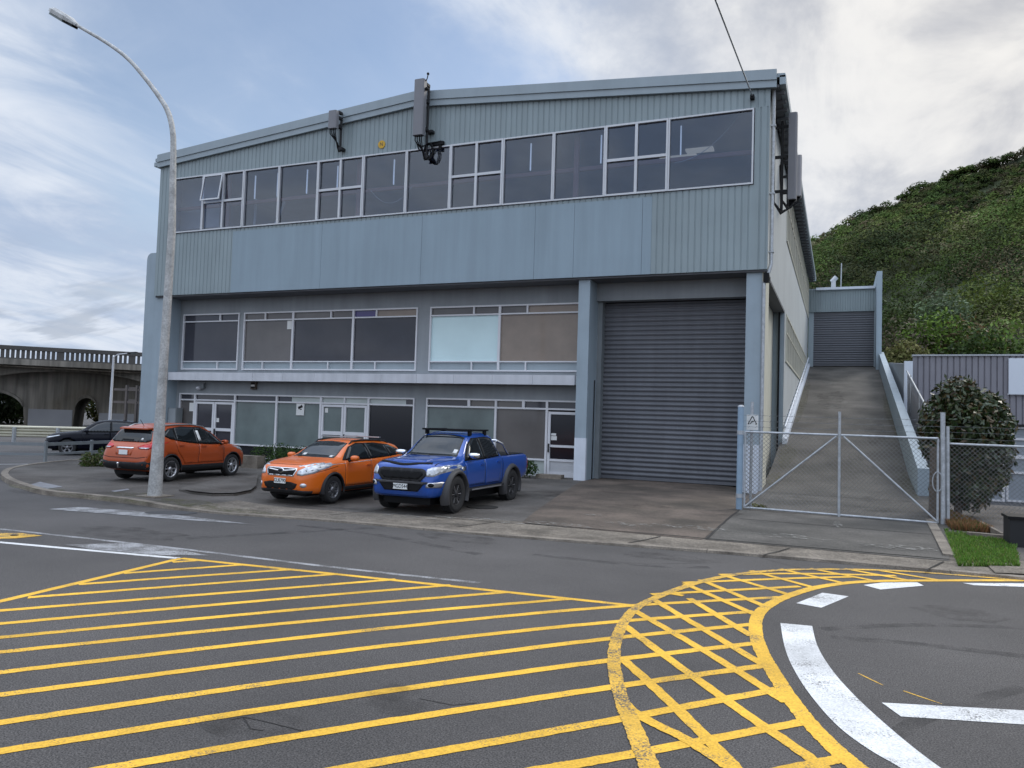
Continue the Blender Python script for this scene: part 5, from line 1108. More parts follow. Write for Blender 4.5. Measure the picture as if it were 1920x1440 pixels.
        for _ in range(6):
            es = [e for e in bm.edges if e.calc_length() > ml]
            if not es: break
            bmesh.ops.subdivide_edges(bm, edges=es, cuts=1); bmesh.ops.triangulate(bm, faces=bm.faces)
        bad = []
        for v in bm.verts:
            o3 = Vector(ax[1](v.co.x, v.co.y)); hit, nor, *_ = s.bvh.ray_cast(o3, d)
            if hit is None: hit, nor, *_ = s.bvh.find_nearest(o3+d*abs((o3.x if plane in 'FB' else o3.y if plane in 'LR' else o3.z))*.75)
            if nor.dot(d) > 0: nor = -nor
            v.co = hit+nor*off-d*lift
        bmesh.ops.recalc_face_normals(bm, faces=bm.faces)
        f0 = list(bm.faces); nn = sum((f.normal for f in f0), Vector())
        if nn.dot(d) > 0: bmesh.ops.reverse_faces(bm, faces=f0)
        be = [e for e in bm.edges if e.is_boundary]; ret = bmesh.ops.extrude_edge_only(bm, edges=be)
        for v in [g for g in ret['geom'] if isinstance(g, bmesh.types.BMVert)]: v.co += d*depth
        for f in bm.faces: f.smooth = smooth_
        me = bpy.data.meshes.new(name); bm.to_mesh(me); bm.free(); me.materials.append(MAT[m])
        return linkmesh(name, me, parent or s.root)
    def both(s, name, poly, plane, m, **k):
        par = k.pop('parent', None)
        if plane in 'FB': return [s.decal(name, [(sg*a, b) for a, b in poly], plane, m, **k) for sg in (1, -1)]
        return [s.decal(name, poly, p, m, **k) for p in ('L', 'R')]
    def strip(s, name, P, w, plane, m, **k): # thin band following a line on the body
        P = [Vector((a, b, 0)) for a, b in P]; a, b = inset(P, w/2), inset(P, -w/2); return s.decal(name, [(p.x, p.y) for p in a]+[(p.x, p.y) for p in b[::-1]], plane, m, **k)
    def side(s, sg, dlo, doors, splits, handles=(), trim='black'):
        pl_ = 'L' if sg > 0 else 'R'; ds = []
        for k, d in enumerate(doors):
            cx = sum(p[0] for p in d)/len(d); cz = sum(p[1] for p in d)/len(d)
            s.decal('door_seal', [(cx+(x-cx)*1.024, cz+(z-cz)*1.026) for x, z in d], pl_, 'black', off=.002)
            o = s.decal('door', d, pl_, s.sp['paint'], off=.0045); ds.append(o)
        s.decal('window_surround', dlo[0], pl_, trim, off=.007)
        for k, w in enumerate(dlo[1:]): s.decal('side_window', w, pl_, 'car_glass', off=.011, parent=ds[k] if k < len(ds) else None)
        for k, (hx, hz) in enumerate(handles):
            hit, nor, *_ = s.bvh.ray_cast(Vector((hx, sg*3, hz)), Vector((0, -sg, 0))); mb = MB(); c = hit+nor*.03; mb.obox(c, (.095, 0, 0), Vector((0, nor.y, nor.z))*.012, (0, 0, .016)); mb.obox(c+Vector((.08, 0, 0))-nor*.015, (.015, 0, 0), nor*.02, (0, 0, .014)); mb.obox(c-Vector((.08, 0, 0))-nor*.015, (.015, 0, 0), nor*.02, (0, 0, .014))
            mb.build('handle', s.sp.get('handle', s.sp['paint']), ds[k], local=True)
        return ds
    def mirror(s, sg, x, z, m, w=.11):
        hit, nor, *_ = s.bvh.ray_cast(Vector((x, sg*3, z-.08)), Vector((0, -sg, 0))); mb = MB(); c = Vector((x-.02, hit.y+sg*.17, z)); vs = []
        for t, sc_ in ((-.085, .55), (-.05, .9), (.02, 1), (.07, .8), (.1, .35)):
            for a in range(12): an = 2*math.pi*a/12; vs.append((c.x+t, c.y+w*sc_*math.copysign(abs(math.cos(an))**.7, math.cos(an)), c.z+.07*sc_*math.copysign(abs(math.sin(an))**.7, math.sin(an))))
        mb.add(vs, [(i*12+k, i*12+(k+1) % 12, (i+1)*12+(k+1) % 12, (i+1)*12+k) for i in range(4) for k in range(12)]+[tuple(range(12)), tuple(range(48, 60))], 0, True)
        o = mb.build('mirror', m, s.root, local=True); mb = MB(); mb.tube([hit-Vector((0, sg*.03, 0)), (c.x, c.y-sg*.06, c.z-.05)], .028, 6); mb.build('mirror_arm', 'black', o, local=True)
    def wheels(s, spoke, rimm='silver', tw=.225, rr=.62):
        sp = s.sp; r = sp['wr']
        for q in (sp['xf'], sp['xr']):
            for sg in (1, -1):
                cx, cy, cz = s.x0-q, sg*(sp['hw']-tw/2-.012), sp['rz']; y_out = tw/2; mb = MB(); prof = [(rr*r, -y_out*.86), (.8*r, -y_out), (.93*r, -y_out*.96), (r, -y_out*.72), (r*1.0, 0), (r, y_out*.72), (.93*r, y_out*.96), (.8*r, y_out), (rr*r, y_out*.86)]; N_ = 40; vs = []
                for rad, yy in prof: vs += [(cx+rad*math.cos(2*math.pi*k/N_), cy+sg*yy, cz+rad*math.sin(2*math.pi*k/N_)) for k in range(N_)]
                mb.add(vs, [(i*N_+k, i*N_+(k+1) % N_, (i+1)*N_+(k+1) % N_, (i+1)*N_+k) for i in range(len(prof)-1) for k in range(N_)], 0, True)
                if sp.get('tread'):
                    for k in range(44): a = 2*math.pi*k/44; e = Vector((math.cos(a), 0, math.sin(a))); tdir = Vector((-e.z, 0, e.x)); [mb.obox(Vector((cx, cy+dy, cz))+e*r, e*.012, tdir*.018, (0, tw*.14, 0)) for dy in (-tw*.3, 0, tw*.3)]
                w = mb.build('wheel', 'rubber', s.root, local=True)
                mb = MB(); yo = cy+sg*(y_out*.8); pr = [(rr*r+.004, y_out*.9), (rr*r-.006, y_out*.92), (rr*r-.03, y_out*.6), (rr*r*.9, -.02)]; vs = []
                for rad, yy in pr: vs += [(cx+rad*math.cos(2*math.pi*k/N_), cy+sg*yy, cz+rad*math.sin(2*math.pi*k/N_)) for k in range(N_)]
                mb.add(vs, [(i*N_+k, i*N_+(k+1) % N_, (i+1)*N_+(k+1) % N_, (i+1)*N_+k) for i in range(len(pr)-1) for k in range(N_)], 0, True)
                vs = [(cx+rr*r*.92*math.cos(2*math.pi*k/N_), cy, cz+rr*r*.92*math.sin(2*math.pi*k/N_)) for k in range(N_)]; mb.add(vs, [list(range(N_))], 1)
                for a, w0, w1, mi in spoke:
                    a = R(a); e = Vector((math.cos(a), 0, math.sin(a))); tdir = Vector((-e.z, 0, e.x)); c0 = Vector((cx, yo-sg*.015, cz)); p0, p1 = c0+e*.05, c0+e*(rr*r-.01)+Vector((0, sg*.012, 0)); th = Vector((0, -sg*.03, 0))
                    q4 = [p0-tdir*w0, p0+tdir*w0, p1+tdir*w1, p1-tdir*w1]; mb.prism(q4, th, mi)
                mb.tube([(cx, yo-sg*.05, cz), (cx, yo, cz), (cx, yo+sg*.012, cz)], [.075, .07, .03], 16)
                mb.build('rim', [rimm, 'black', 'silver'], w, local=True)
    def plate(s, plane, c, txt, w=.36, h=.125, dark=False):
        x, y, z = c; f = 1 if plane == 'F' else -1; p = thing; mb = MB(); mb.box(min(x, x+f*.012), max(x, x+f*.012), y-w/2, y+w/2, z-h/2, z+h/2); o = mb.build('number_plate', 'plate', s.root, local=True)
        if txt: text('lettering', txt, h*.98, Matrix.Translation((x+f*.014, y, z)) @ Matrix.Rotation(R(90*f), 4, 'Z') @ Matrix.Rotation(R(90), 4, 'X'), 'black', o, .002, .82)
    def box(s, name, m, *b, parent=None):
        mb = MB(); [mb.box(*q) for q in b]; return mb.build(name, m, parent or s.root, local=True)
    def arc(s, q, r0, r1, y0, y1, a0, a1, name, m):  # wheel-arch flare on both sides
        for sg in (1, -1):
            mb = MB(); vs = []; n = 28
            for i in range(n+1):
                a = R(lerp(a0, a1, i/n)); cx, cz = s.x0-q, s.sp['rz']
                for rad, y in ((r0, y0), (r0, y1), (lerp(r0, r1, .5), y1-.003), (r1, lerp(y0, y1, .35)), (r1, y0-.08)): vs.append((cx+rad*math.cos(a), sg*y, cz+rad*math.sin(a)))
            mb.add(vs, [(i*5+k, i*5+k+1, (i+1)*5+k+1, (i+1)*5+k) for i in range(n) for k in range(4)], 0, True); mb.build(name, m, s.root, local=True)
def plan(L, W, fn=.62, bn=.7, rf=.75, rb=.6):
    return pchip([(0, fn*W), (.06, (fn+.11)*W), (.2, lerp(fn, 1, .6)*W), (rf*.7, .965*W), (rf+.2, W), (L*.55, W), (L-rb-.1, .985*W), (L-.3, lerp(bn, 1, .62)*W), (L-.08, (bn+.1)*W), (L, bn*W)])
five = lambda w0, w1, off=90: [(off+72*k, w0, w1, 0) for k in range(5)]
twin = lambda d, w0, w1, off=90: [(off+72*k+s_*d, w0, w1, 0) for k in range(5) for s_ in (-1, 1)]
# ---- orange hatchback (faces the road)
def top_h(roof=1.51): return pchip([(0, .68), (.03, .82), (.1, .905), (.45, .99), (1.02, 1.055), (1.2, 1.09), (1.64, 1.34), (2.0, 1.47), (2.5, roof+.005), (3.1, 1.5), (3.75, 1.41), (3.95, 1.36), (4.25, 1.08), (4.36, .98), (4.44, .72), (4.45, .55)])
sp = dict(L=4.45, xf=.9, xr=3.535, front=2.22, wr=.33, rz=.33, hw=.885, roof=1.5, tum=.62, paint='paint_orange', top=top_h(), belt=pchip([(0, .64), (.1, .75), (.5, .88), (1.1, .97), (1.8, .985), (3.2, 1.02), (3.9, 1.05), (4.3, .92), (4.45, .6)]),
          bot=pchip([(0, .36), (.1, .26), (.4, .24), (4.1, .26), (4.35, .32), (4.45, .42)]), plan=plan(4.45, .875))
HB = Car('hatchback', 'bright orange small crossover hatchback with roof rails, nose to the road beside the blue truck', 'car', (-11.32, 16.0, zf(-11.3, 16.0)), R(-90-2), sp)
X = lambda q: sp['front']-q
for sg in (1, -1):
    HB.side(sg, [[(X(1.28), 1.015), (X(1.75), 1.33), (X(2.1), 1.42), (X(2.9), 1.425), (X(3.5), 1.37), (X(3.9), 1.24), (X(3.72), 1.09), (X(2.6), 1.025)], [(X(1.42), 1.03), (X(1.8), 1.32), (X(2.12), 1.395), (X(2.38), 1.4), (X(2.42), 1.04)], [(X(2.48), 1.042), (X(2.45), 1.4), (X(2.9), 1.4), (X(3.28), 1.37), (X(3.36), 1.07)], [(X(3.42), 1.085), (X(3.34), 1.36), (X(3.5), 1.345), (X(3.84), 1.24), (X(3.7), 1.1)]],
            [[(X(1.36), .4), (X(1.33), .99), (X(2.44), 1.015), (X(2.47), .4)], [(X(2.48), .4), (X(2.45), 1.015), (X(3.4), 1.06), (X(3.3), .78), (X(3.08), .55), (X(3.02), .4)]], None, [(X(2.3), .88), (X(3.22), .94)])
    HB.mirror(sg, X(1.5), 1.07, 'paint_orange')
    HB.strip('sill_cladding', [(X(1.32), .33), (X(3.1), .34)], .1, 'L' if sg > 0 else 'R', 'dark_plastic', off=.012)
HB.decal('windscreen', [(X(1.14), .62), (X(1.1), 0), (X(1.14), -.62), (X(1.86), -.5), (X(1.92), 0), (X(1.86), .5)], 'T', 'car_glass', off=.008)
HB.decal('rear_window', [(X(3.98), .48), (X(4.2), .54), (X(4.2), -.54), (X(3.98), -.48)], 'T', 'car_glass', off=.008)
HB.decal('grille_surround', [(-.45, .8), (-.38, .66), (.38, .66), (.45, .8), (.43, .855), (-.43, .855)], 'F', 'chrome', off=.008); HB.decal('grille', [(-.415, .8), (-.36, .69), (.36, .69), (.415, .8), (.4, .838), (-.4, .838)], 'F', 'black', off=.018)
HB.decal('grille_bar', [(-.4, .825), (-.4, .8), (-.12, .765), (.12, .765), (.4, .8), (.4, .825), (.12, .795), (-.12, .795)], 'F', 'chrome', off=.026)
bd = HB.decal('badge_surround', [(.085*math.cos(a), .78+.05*math.sin(a)) for a in [i*math.pi/8 for i in range(16)]], 'F', 'chrome', off=.032, ml=.04); HB.decal('badge', [(.07*math.cos(a), .78+.038*math.sin(a)) for a in [i*math.pi/8 for i in range(16)]], 'F', 'paint_navy', off=.038, ml=.04, parent=bd)
HB.decal('lower_intake', [(-.5, .49), (-.42, .34), (.42, .34), (.5, .49), (.32, .53), (-.32, .53)], 'F', 'black', off=.008); HB.decal('front_lip', [(-.74, .33), (-.7, .27), (.7, .27), (.74, .33), (.42, .36), (-.42, .36)], 'F', 'dark_plastic', off=.016)
for o in HB.both('headlight', [(.47, .7), (.48, .79), (.6, .87), (.74, .95), (.84, .985), (.84, .86), (.76, .74), (.6, .685)], 'F', 'headlamp', off=.012): pass
HB.both('headlight_corner', [(X(.12), .9), (X(.12), .78), (X(.34), .82), (X(.62), .93), (X(.66), .98), (X(.4), .96)], 'L', 'headlamp', off=.01)
for o in HB.both('fog_lamp', [(.62+.055*math.cos(a), .46+.05*math.sin(a)) for a in [i*math.pi/5 for i in range(10)]], 'F', 'headlamp', off=.012): pass
HB.both('tail_lamp', [(.55, .98), (.56, .86), (.78, .88), (.8, .99)], 'B', 'red_lamp', off=.012)
HB.arc(.9, .372, .425, .86, .9, -12, 192, 'arch_cladding', 'dark_plastic'); HB.arc(3.535, .372, .425, .85, .89, -12, 192, 'arch_cladding', 'dark_plastic')
HB.wheels([(90+72*k+d, .018, .012, 0) for k in range(5) for d in (-14, 14)]+[(90+72*k+36, .012, .02, 2) for k in range(5)], 'rim_grey'); HB.plate('F', (X(-.016), 0, .55), 'GUE790', .34, .125)
for sg in (1, -1):
    mb = MB(); pts = [Vector((X(q), sg*.545*(1-.02*abs(q-2.6)), HB.bvh.ray_cast(Vector((X(q), sg*.545, 3)), Vector((0, 0, -1)))[0].z+(.045 if 1.95 < q < 3.5 else -.01))) for q in (1.85, 1.98, 2.4, 3.0, 3.45, 3.6)]; mb.tube(pts, .022, 8); mb.build('roof_rail', 'dark_plastic', HB.root, local=True)
HB.box('roof_bar', 'silver', (X(2.2), X(2.13), -.56, .56, 1.555, 1.58)); HB.box('roof_bar', 'silver', (X(3.2), X(3.13), -.58, .58, 1.55, 1.575)); HB.decal('registration_label', [(X(1.24), -.42), (X(1.24), -.32), (X(1.33), -.32), (X(1.33), -.42)][::-1], 'T', 'paper', off=.012)
HB.decal('registration_label', [(X(1.2), .44), (X(1.2), .53), (X(1.28), .53), (X(1.28), .44)], 'T', 'paper', off=.012)
for y in (.2, -.2): HB.strip('wiper', [(X(1.12), y-.25), (X(1.17), y+.28)], .02, 'T', 'black', off=.016)
HB.strip('bonnet_gap', [(X(.18), -.56), (X(.16), 0), (X(.18), .56)], .012, 'T', 'black', off=.003); HB.both('bonnet_gap', [(X(.2), .735), (X(1.05), .885), (X(1.05), .895), (X(.2), .745)], 'L', 'black', off=.002)
# ---- burnt-orange five-door (tail to the road)
sp = dict(L=4.41, xf=.88, xr=3.52, front=2.2, wr=.352, rz=.352, hw=.905, roof=1.64, tum=.63, paint='paint_burnt', bulge=.03, top=pchip([(0, .62), (.04, .78), (.15, .88), (.5, .98), (1.0, 1.06), (1.18, 1.1), (1.6, 1.42), (1.95, 1.58), (2.5, 1.655), (3.2, 1.63), (3.78, 1.55), (3.9, 1.5), (4.1, 1.24), (4.2, 1.08), (4.34, .98), (4.4, .78), (4.41, .6)]),
          belt=pchip([(0, .58), (.1, .7), (.5, .86), (1.1, .97), (1.8, 1.0), (3.0, 1.07), (3.6, 1.16), (3.95, 1.16), (4.25, .95), (4.41, .62)]), bot=pchip([(0, .4), (.1, .3), (.4, .27), (4.0, .28), (4.3, .36), (4.41, .48)]), plan=plan(4.41, .9, .6, .78, .75, .5))
TC = Car('compact_suv', 'burnt-orange five-door car parked tail to the road behind the street lamp', 'car', (-17.5, 16.95, zf(-17.5, 17)-.0), R(90+4), sp)
X = lambda q: 2.2-q
for sg in (1, -1):
    TC.side(sg, [[(X(1.25), 1.03), (X(1.7), 1.39), (X(2.1), 1.54), (X(2.9), 1.565), (X(3.45), 1.5), (X(3.8), 1.32), (X(3.55), 1.2), (X(2.8), 1.09), (X(2.0), 1.035)], [(X(1.38), 1.05), (X(1.75), 1.37), (X(2.12), 1.515), (X(2.34), 1.525), (X(2.37), 1.07)], [(X(2.43), 1.075), (X(2.4), 1.525), (X(2.9), 1.535), (X(3.2), 1.505), (X(3.28), 1.16)], [(X(3.34), 1.17), (X(3.27), 1.49), (X(3.44), 1.465), (X(3.72), 1.31), (X(3.54), 1.22)]],
            [[(X(1.32), .5), (X(1.3), 1.0), (X(2.39), 1.045), (X(2.42), .5)], [(X(2.43), .5), (X(2.4), 1.045), (X(3.36), 1.15), (X(3.28), .86), (X(3.05), .6), (X(3.0), .5)]], None, [(X(2.22), .97), (X(3.14), 1.02)])
    TC.mirror(sg, X(1.42), 1.1, 'paint_burnt'); TC.strip('sill_cladding', [(X(1.3), .37), (X(3.1), .37)], .16, 'L' if sg > 0 else 'R', 'dark_plastic', off=.012)
TC.decal('windscreen', [(X(1.12), .62), (X(1.08), 0), (X(1.12), -.62), (X(1.84), -.52), (X(1.9), 0), (X(1.84), .52)], 'T', 'car_glass', off=.008)
TC.decal('rear_window', [(-.7, 1.15), (-.58, 1.11), (.58, 1.11), (.7, 1.15), (.58, 1.42), (.5, 1.46), (-.5, 1.46), (-.58, 1.42)], 'B', 'car_glass', off=.01)
mb = MB(); mb.prism([(X(3.86), -.56, 1.5), (X(3.86), .56, 1.5), (X(4.08), .5, 1.47), (X(4.08), -.5, 1.47)], (0, 0, .035)); mb.build('spoiler', 'paint_burnt', TC.root, local=True); TC.strip('rear_wiper', [(-.1, 1.16), (.3, 1.17)], .035, 'B', 'black', off=.022)
for o in TC.both('tail_lamp', [(.42, .98), (.5, .93), (.76, .92), (.84, 1.0), (.86, 1.12), (.74, 1.07), (.56, 1.04)], 'B', 'red_lamp', off=.014): pass
TC.both('reverse_lamp', [(.5, .965), (.52, .935), (.74, .93), (.76, .965)], 'B', 'headlamp', off=.02)
TC.both('tail_lamp_corner', [(X(4.0), 1.13), (X(4.26), 1.1), (X(4.36), .98), (X(4.2), .97)], 'L', 'red_lamp', off=.012); TC.decal('rear_bumper', [(-.86, .36), (.86, .36), (.88, .54), (.74, .6), (.5, .56), (-.5, .56), (-.74, .6), (-.88, .54)], 'B', 'dark_plastic', off=.014); TC.decal('tailgate_recess', [(-.3, .92), (-.27, .75), (.27, .75), (.3, .92)], 'B', 'paint_burnt', off=.006)
TC.strip('tailgate_gap', [(-.78, .72), (-.5, .68), (.5, .68), (.78, .72)], .014, 'B', 'black', off=.006); TC.strip('tailgate_strip', [(-.3, .95), (.3, .95)], .03, 'B', 'chrome', off=.016)
TC.plate('B', (X(4.41), 0, .83), '', .3, .13); mb = MB(); mb.tube([(X(4.4), .05, .42), (X(4.52), .05, .42), (X(4.53), .05, .5)], .025, 8); mb.ball((X(4.53), .05, .52), .035); mb.build('tow_ball', 'chrome', TC.root, local=True)
TC.both('headlight', [(.5, .78), (.62, .86), (.84, .96), (.84, .86), (.7, .76)], 'F', 'headlamp', off=.012); TC.decal('grille', [(-.4, .78), (-.3, .66), (.3, .66), (.4, .78)], 'F', 'black', off=.01)
TC.both('headlight_corner', [(X(.3), .85), (X(.72), .95), (X(.66), .89), (X(.36), .79)], 'L', 'headlamp', off=.01)
TC.arc(.88, .4, .44, .87, .908, -8, 188, 'arch_cladding', 'dark_plastic'); TC.arc(3.52, .4, .44, .865, .903, -8, 188, 'arch_cladding', 'dark_plastic')
TC.wheels(twin(13, .016, .02), 'silver', .225, .66); TC.decal('window_sticker', [(X(2.37), 1.14), (X(2.27), 1.14), (X(2.27), 1.44), (X(2.37), 1.44)], 'R', 'paper', off=.016)
for sg in (1, -1):
    mb = MB(); mb.tube([Vector((X(q), sg*.56, TC.bvh.ray_cast(Vector((X(q), sg*.56, 3)), Vector((0, 0, -1)))[0].z+(.03 if 1.9 < q < 3.6 else -.01))) for q in (1.8, 1.95, 2.5, 3.1, 3.5, 3.7)], .02, 8); mb.build('roof_rail', 'silver', TC.root, local=True)
mb = MB(); mb.tube([(X(3.7), 0, 1.56), (X(3.85), 0, 1.74)], .008, 5); mb.build('aerial', 'black', TC.root, local=True); TC.decal('sticker', [(-.42, 1.16), (-.36, 1.16), (-.36, 1.22), (-.42, 1.22)], 'B', 'paper', off=.018)
# ---- blue utility truck
sp = dict(L=5.35, xf=.92, xr=4.14, front=2.53, wr=.41, rz=.41, hw=.955, roof=1.79, tum=.66, paint='paint_blue', bulge=.015, arch=1.16, tread=True,
          top=pchip([(0, .8), (.03, 1.02), (.1, 1.1), (.5, 1.17), (1.15, 1.22), (1.35, 1.26), (1.75, 1.56), (2.05, 1.74), (2.5, 1.805), (3.0, 1.8), (3.3, 1.75), (3.42, 1.64), (3.56, 1.26), (3.6, 1.2), (5.2, 1.22), (5.33, 1.2), (5.35, 1.0)]), belt=pchip([(0, .72), (.1, .95), (.5, 1.06), (1.2, 1.1), (3.3, 1.14), (3.65, 1.15), (5.25, 1.17), (5.35, .95)]),
          bot=pchip([(0, .42), (.1, .36), (.5, .36), (1.5, .44), (4.6, .48), (5.2, .56), (5.35, .62)]), plan=pchip([(0, .68), (.06, .76), (.2, .83), (.5, .885), (.9, .915), (2.6, .915), (5.0, .91), (5.25, .895), (5.35, .86)]))
UT = Car('utility_truck', 'blue double-cab utility truck with wide grey arch flares and black roof rack', 'pickup truck', (-8.38, 16.42, zf(-8.4, 16.4)+.005), R(-90), sp)
X = lambda q: 2.53-q
for sg in (1, -1):
    UT.side(sg, [[(X(1.42), 1.14), (X(1.85), 1.52), (X(2.15), 1.66), (X(2.9), 1.69), (X(3.25), 1.65), (X(3.42), 1.3), (X(3.4), 1.2), (X(2.5), 1.155)], [(X(1.55), 1.165), (X(1.9), 1.5), (X(2.18), 1.635), (X(2.4), 1.645), (X(2.42), 1.175)], [(X(2.52), 1.18), (X(2.5), 1.65), (X(2.9), 1.66), (X(3.2), 1.625), (X(3.34), 1.3), (X(3.32), 1.22)]],
            [[(X(1.45), .56), (X(1.4), 1.1), (X(2.45), 1.145), (X(2.48), .56)], [(X(2.5), .56), (X(2.47), 1.145), (X(3.42), 1.17), (X(3.46), 1.0), (X(3.4), .75), (X(3.36), .56)]], None, [(X(2.28), 1.03), (X(3.26), 1.06)])
    UT.mirror(sg, X(1.6), 1.27, 'chrome', .15); pln = 'L' if sg > 0 else 'R'
    UT.strip('bed_gap', [(X(3.53), .56), (X(3.55), 1.14)], .02, pln, 'black', off=.004); UT.decal('fender_vent', [(X(1.16), 1.0), (X(1.36), 1.03), (X(1.34), .93), (X(1.2), .92)], pln, 'chrome', off=.01)
    UT.box('side_step', 'dark_plastic', (X(3.5), X(1.45), min(sg*.78, sg*.97), max(sg*.78, sg*.97), .44, .5)); UT.box('step_trim', 'silver', (X(3.3), X(1.6), min(sg*.955, sg*.985), max(sg*.955, sg*.985), .455, .485))
    UT.box('mud_flap', 'black', (X(4.66), X(4.64), min(sg*.68, sg*.93), max(sg*.68, sg*.93), .22, .55))
UT.sp['handle'] = 'chrome'
UT.decal('windscreen', [(X(1.3), .68), (X(1.26), 0), (X(1.3), -.68), (X(1.96), -.56), (X(2.02), 0), (X(1.96), .56)], 'T', 'car_glass', off=.008); UT.decal('rear_window', [(-.55, 1.32), (.55, 1.32), (.5, 1.6), (-.5, 1.6)], 'B', 'car_glass', off=.008)
UT.decal('grille_surround', [(-.58, .97), (-.62, .87), (-.48, .72), (.48, .72), (.62, .87), (.58, .97), (.5, 1.0), (-.5, 1.0)], 'F', 'dark_plastic', off=.02, depth=.05); UT.decal('grille', [(-.52, .945), (-.54, .87), (-.43, .775), (.43, .775), (.54, .87), (.52, .945)], 'F', 'black', off=.032)
UT.decal('lower_intake', [(-.56, .66), (-.42, .5), (.42, .5), (.56, .66), (.5, .7), (-.5, .7)], 'F', 'black', off=.016); UT.decal('bumper_bar', [(-.66, .72), (-.6, .67), (.6, .67), (.66, .72)], 'F', 'flare', off=.03)
for o in UT.both('headlight', [(.6, .84), (.62, 1.0), (.8, 1.05), (.9, 1.08), (.9, .95), (.76, .84)], 'F', 'headlamp', off=.014): pass
UT.both('headlight_corner', [(X(.1), 1.03), (X(.1), .88), (X(.4), .93), (X(.6), 1.06), (X(.5), 1.07)], 'L', 'headlamp', off=.012)
UT.both('fog_bezel', [(.62, .6), (.64, .7), (.86, .72), (.84, .6)], 'F', 'silver', off=.016); UT.both('fog_lamp', [(.72+.045*math.cos(a), .655+.045*math.sin(a)) for a in [i*math.pi/5 for i in range(10)]], 'F', 'black', off=.024)
UT.both('tail_lamp', [(.74, 1.15), (.74, .8), (.88, .8), (.88, 1.15)], 'B', 'red_lamp', off=.012); UT.plate('F', (X(-.034), 0, .6), 'MGD544')
mb = MB(); pts = [Vector((X(.045+.13*(y/.62)**2), y, UT.bvh.ray_cast(Vector((X(.065+.13*(y/.62)**2), y, 3)), Vector((0, 0, -1)))[0].z+.008)) for y in [-.66+.11*i for i in range(13)]]
for a, b in zip(pts, pts[1:]): mb.add([a, b, b+Vector((-.05, 0, .03)), a+Vector((-.05, 0, .03)), a-Vector((.0, 0, .02)), b-Vector((.0, 0, .02))], [(0, 1, 2, 3), (4, 5, 1, 0)], 0, True)
mb.build('bonnet_protector', 'black', UT.root, local=True)
for q in (.92, 4.14): UT.arc(q, .475, .575, .88, .985, -22, 202, 'arch_flare', 'flare')
UT.wheels([(90+60*k+d, .02, .014, 0) for k in range(6) for d in (-9, 9)]+[(120+60*k, .004, .012, 2) for k in range(6)], 'dark_plastic', .27, .6)
for q in (2.05, 2.95): UT.box('roof_bar', 'black', (X(q+.08), X(q), -.6, .6, 1.82, 1.85))
mb = MB(); mb.box(X(3.2), X(1.95), -.62, -.58, 1.83, 1.87); mb.box(X(3.2), X(1.95), .58, .62, 1.83, 1.87); [mb.box(X(3.2-.2*i), X(3.2-.2*i-.05), -.58, .58, 1.845, 1.86) for i in range(7)]
for q in (2.1, 2.95):
    for sg in (1, -1): mb.box(X(q+.12), X(q), min(sg*.56, sg*.62), max(sg*.56, sg*.62), 1.72, 1.84)
mb.build('roof_rack', 'black', UT.root, local=True)
mb = MB(); [mb.tube([(X(4.25), sg*.74, 1.2), (X(3.9), sg*.72, 1.5), (X(3.75), sg*.6, 1.58)], .035, 8) for sg in (1, -1)]; mb.tube([(X(3.75), -.6, 1.58), (X(3.75), .6, 1.58)], .035, 8); mb.build('sports_bar', 'chrome', UT.root, local=True)
UT.decal('tonneau_cover', [(X(3.62), -.78), (X(5.25), -.78), (X(5.25), .78), (X(3.62), .78)], 'T', 'black', off=.012); UT.decal('registration_label', [(X(1.46), .5), (X(1.46), .6), (X(1.56), .6), (X(1.56), .5)], 'T', 'paper', off=.013)
UT.strip('bonnet_gap', [(X(.2), -.72), (X(1.2), -.8)], .014, 'T', 'black', off=.003); UT.strip('bonnet_gap', [(X(.2), .72), (X(1.2), .8)], .014, 'T', 'black', off=.003)
UT.decal('bonnet_bulge', [(X(.3), -.42), (X(1.18), -.5), (X(1.18), .5), (X(.3), .42)], 'T', 'paint_blue', off=.016, depth=.02)
for y in (.25, -.25): UT.strip('wiper', [(X(1.28), y-.28), (X(1.33), y+.28)], .022, 'T', 'black', off=.018)
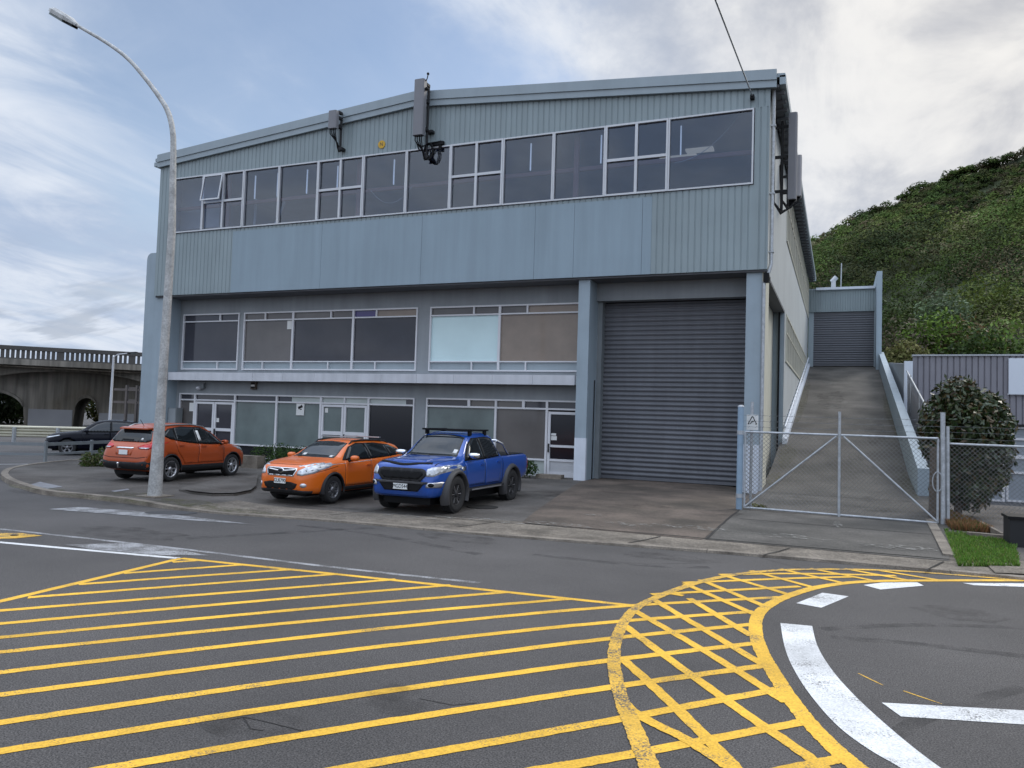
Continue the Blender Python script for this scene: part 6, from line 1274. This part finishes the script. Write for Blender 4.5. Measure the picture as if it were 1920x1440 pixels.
# ---- dark car passing on the main road
sp = dict(L=4.7, xf=.92, xr=3.6, front=2.32, wr=.35, rz=.35, hw=.92, roof=1.6, tum=.62, paint='paint_navy', top=pchip([(0, .62), (.04, .8), (.15, .9), (.5, 1.0), (1.15, 1.07), (1.35, 1.11), (1.8, 1.42), (2.1, 1.56), (2.7, 1.62), (3.4, 1.57), (4.0, 1.44), (4.35, 1.15), (4.6, 1.0), (4.7, .6)]),
          belt=pchip([(0, .58), (.1, .7), (.5, .86), (1.2, .98), (3.6, 1.05), (4.3, 1.0), (4.7, .62)]), bot=pchip([(0, .36), (.1, .28), (.4, .25), (4.3, .27), (4.6, .36), (4.7, .45)]), plan=plan(4.7, .91))
p0 = gp(120, 854); fwd = -DV; lft = Vector((-fwd.y, fwd.x, 0)); c = p0-fwd*1.4-lft*.92
DK = Car('dark_suv', 'dark navy car driving past on the main road behind the railing', 'car', (c.x, c.y, 0), math.atan2(fwd.y, fwd.x), sp)
X = lambda q: 2.32-q
for sg in (1, -1):
    DK.side(sg, [[(X(1.45), 1.04), (X(1.95), 1.4), (X(2.3), 1.52), (X(3.1), 1.52), (X(3.7), 1.42), (X(4.05), 1.2), (X(3.8), 1.1), (X(2.8), 1.06)], [(X(1.58), 1.06), (X(2.0), 1.38), (X(2.32), 1.49), (X(2.56), 1.495), (X(2.6), 1.075)], [(X(2.66), 1.08), (X(2.62), 1.495), (X(3.1), 1.49), (X(3.5), 1.44), (X(3.58), 1.11)], [(X(3.64), 1.12), (X(3.56), 1.42), (X(3.7), 1.39), (X(3.98), 1.2), (X(3.8), 1.13)]],
            [[(X(1.5), .42), (X(1.48), 1.0), (X(2.6), 1.04), (X(2.64), .42)], [(X(2.65), .42), (X(2.62), 1.04), (X(3.6), 1.07), (X(3.4), .8), (X(3.1), .42)]], None, [(X(2.45), .95), (X(3.4), .98)])
    DK.mirror(sg, X(1.65), 1.1, 'paint_navy')
DK.decal('windscreen', [(X(1.28), .64), (X(1.24), 0), (X(1.28), -.64), (X(2.0), -.52), (X(2.06), 0), (X(2.0), .52)], 'T', 'car_glass', off=.008)
DK.decal('grille', [(-.6, .5), (-.5, .38), (.5, .38), (.6, .5), (.42, .74), (-.42, .74)], 'F', 'black', off=.01); DK.both('headlight', [(.48, .76), (.52, .8), (.82, .86), (.8, .79), (.66, .74)], 'F', 'headlamp', off=.012); DK.strip('chrome_lip', [(-.66, .36), (.66, .36)], .03, 'F', 'silver', off=.02)
DK.both('headlight_corner', [(X(.1), .8), (X(.1), .74), (X(.6), .86), (X(.62), .9)], 'L', 'headlamp', off=.012); DK.wheels(five(.03, .035), 'rim_grey')
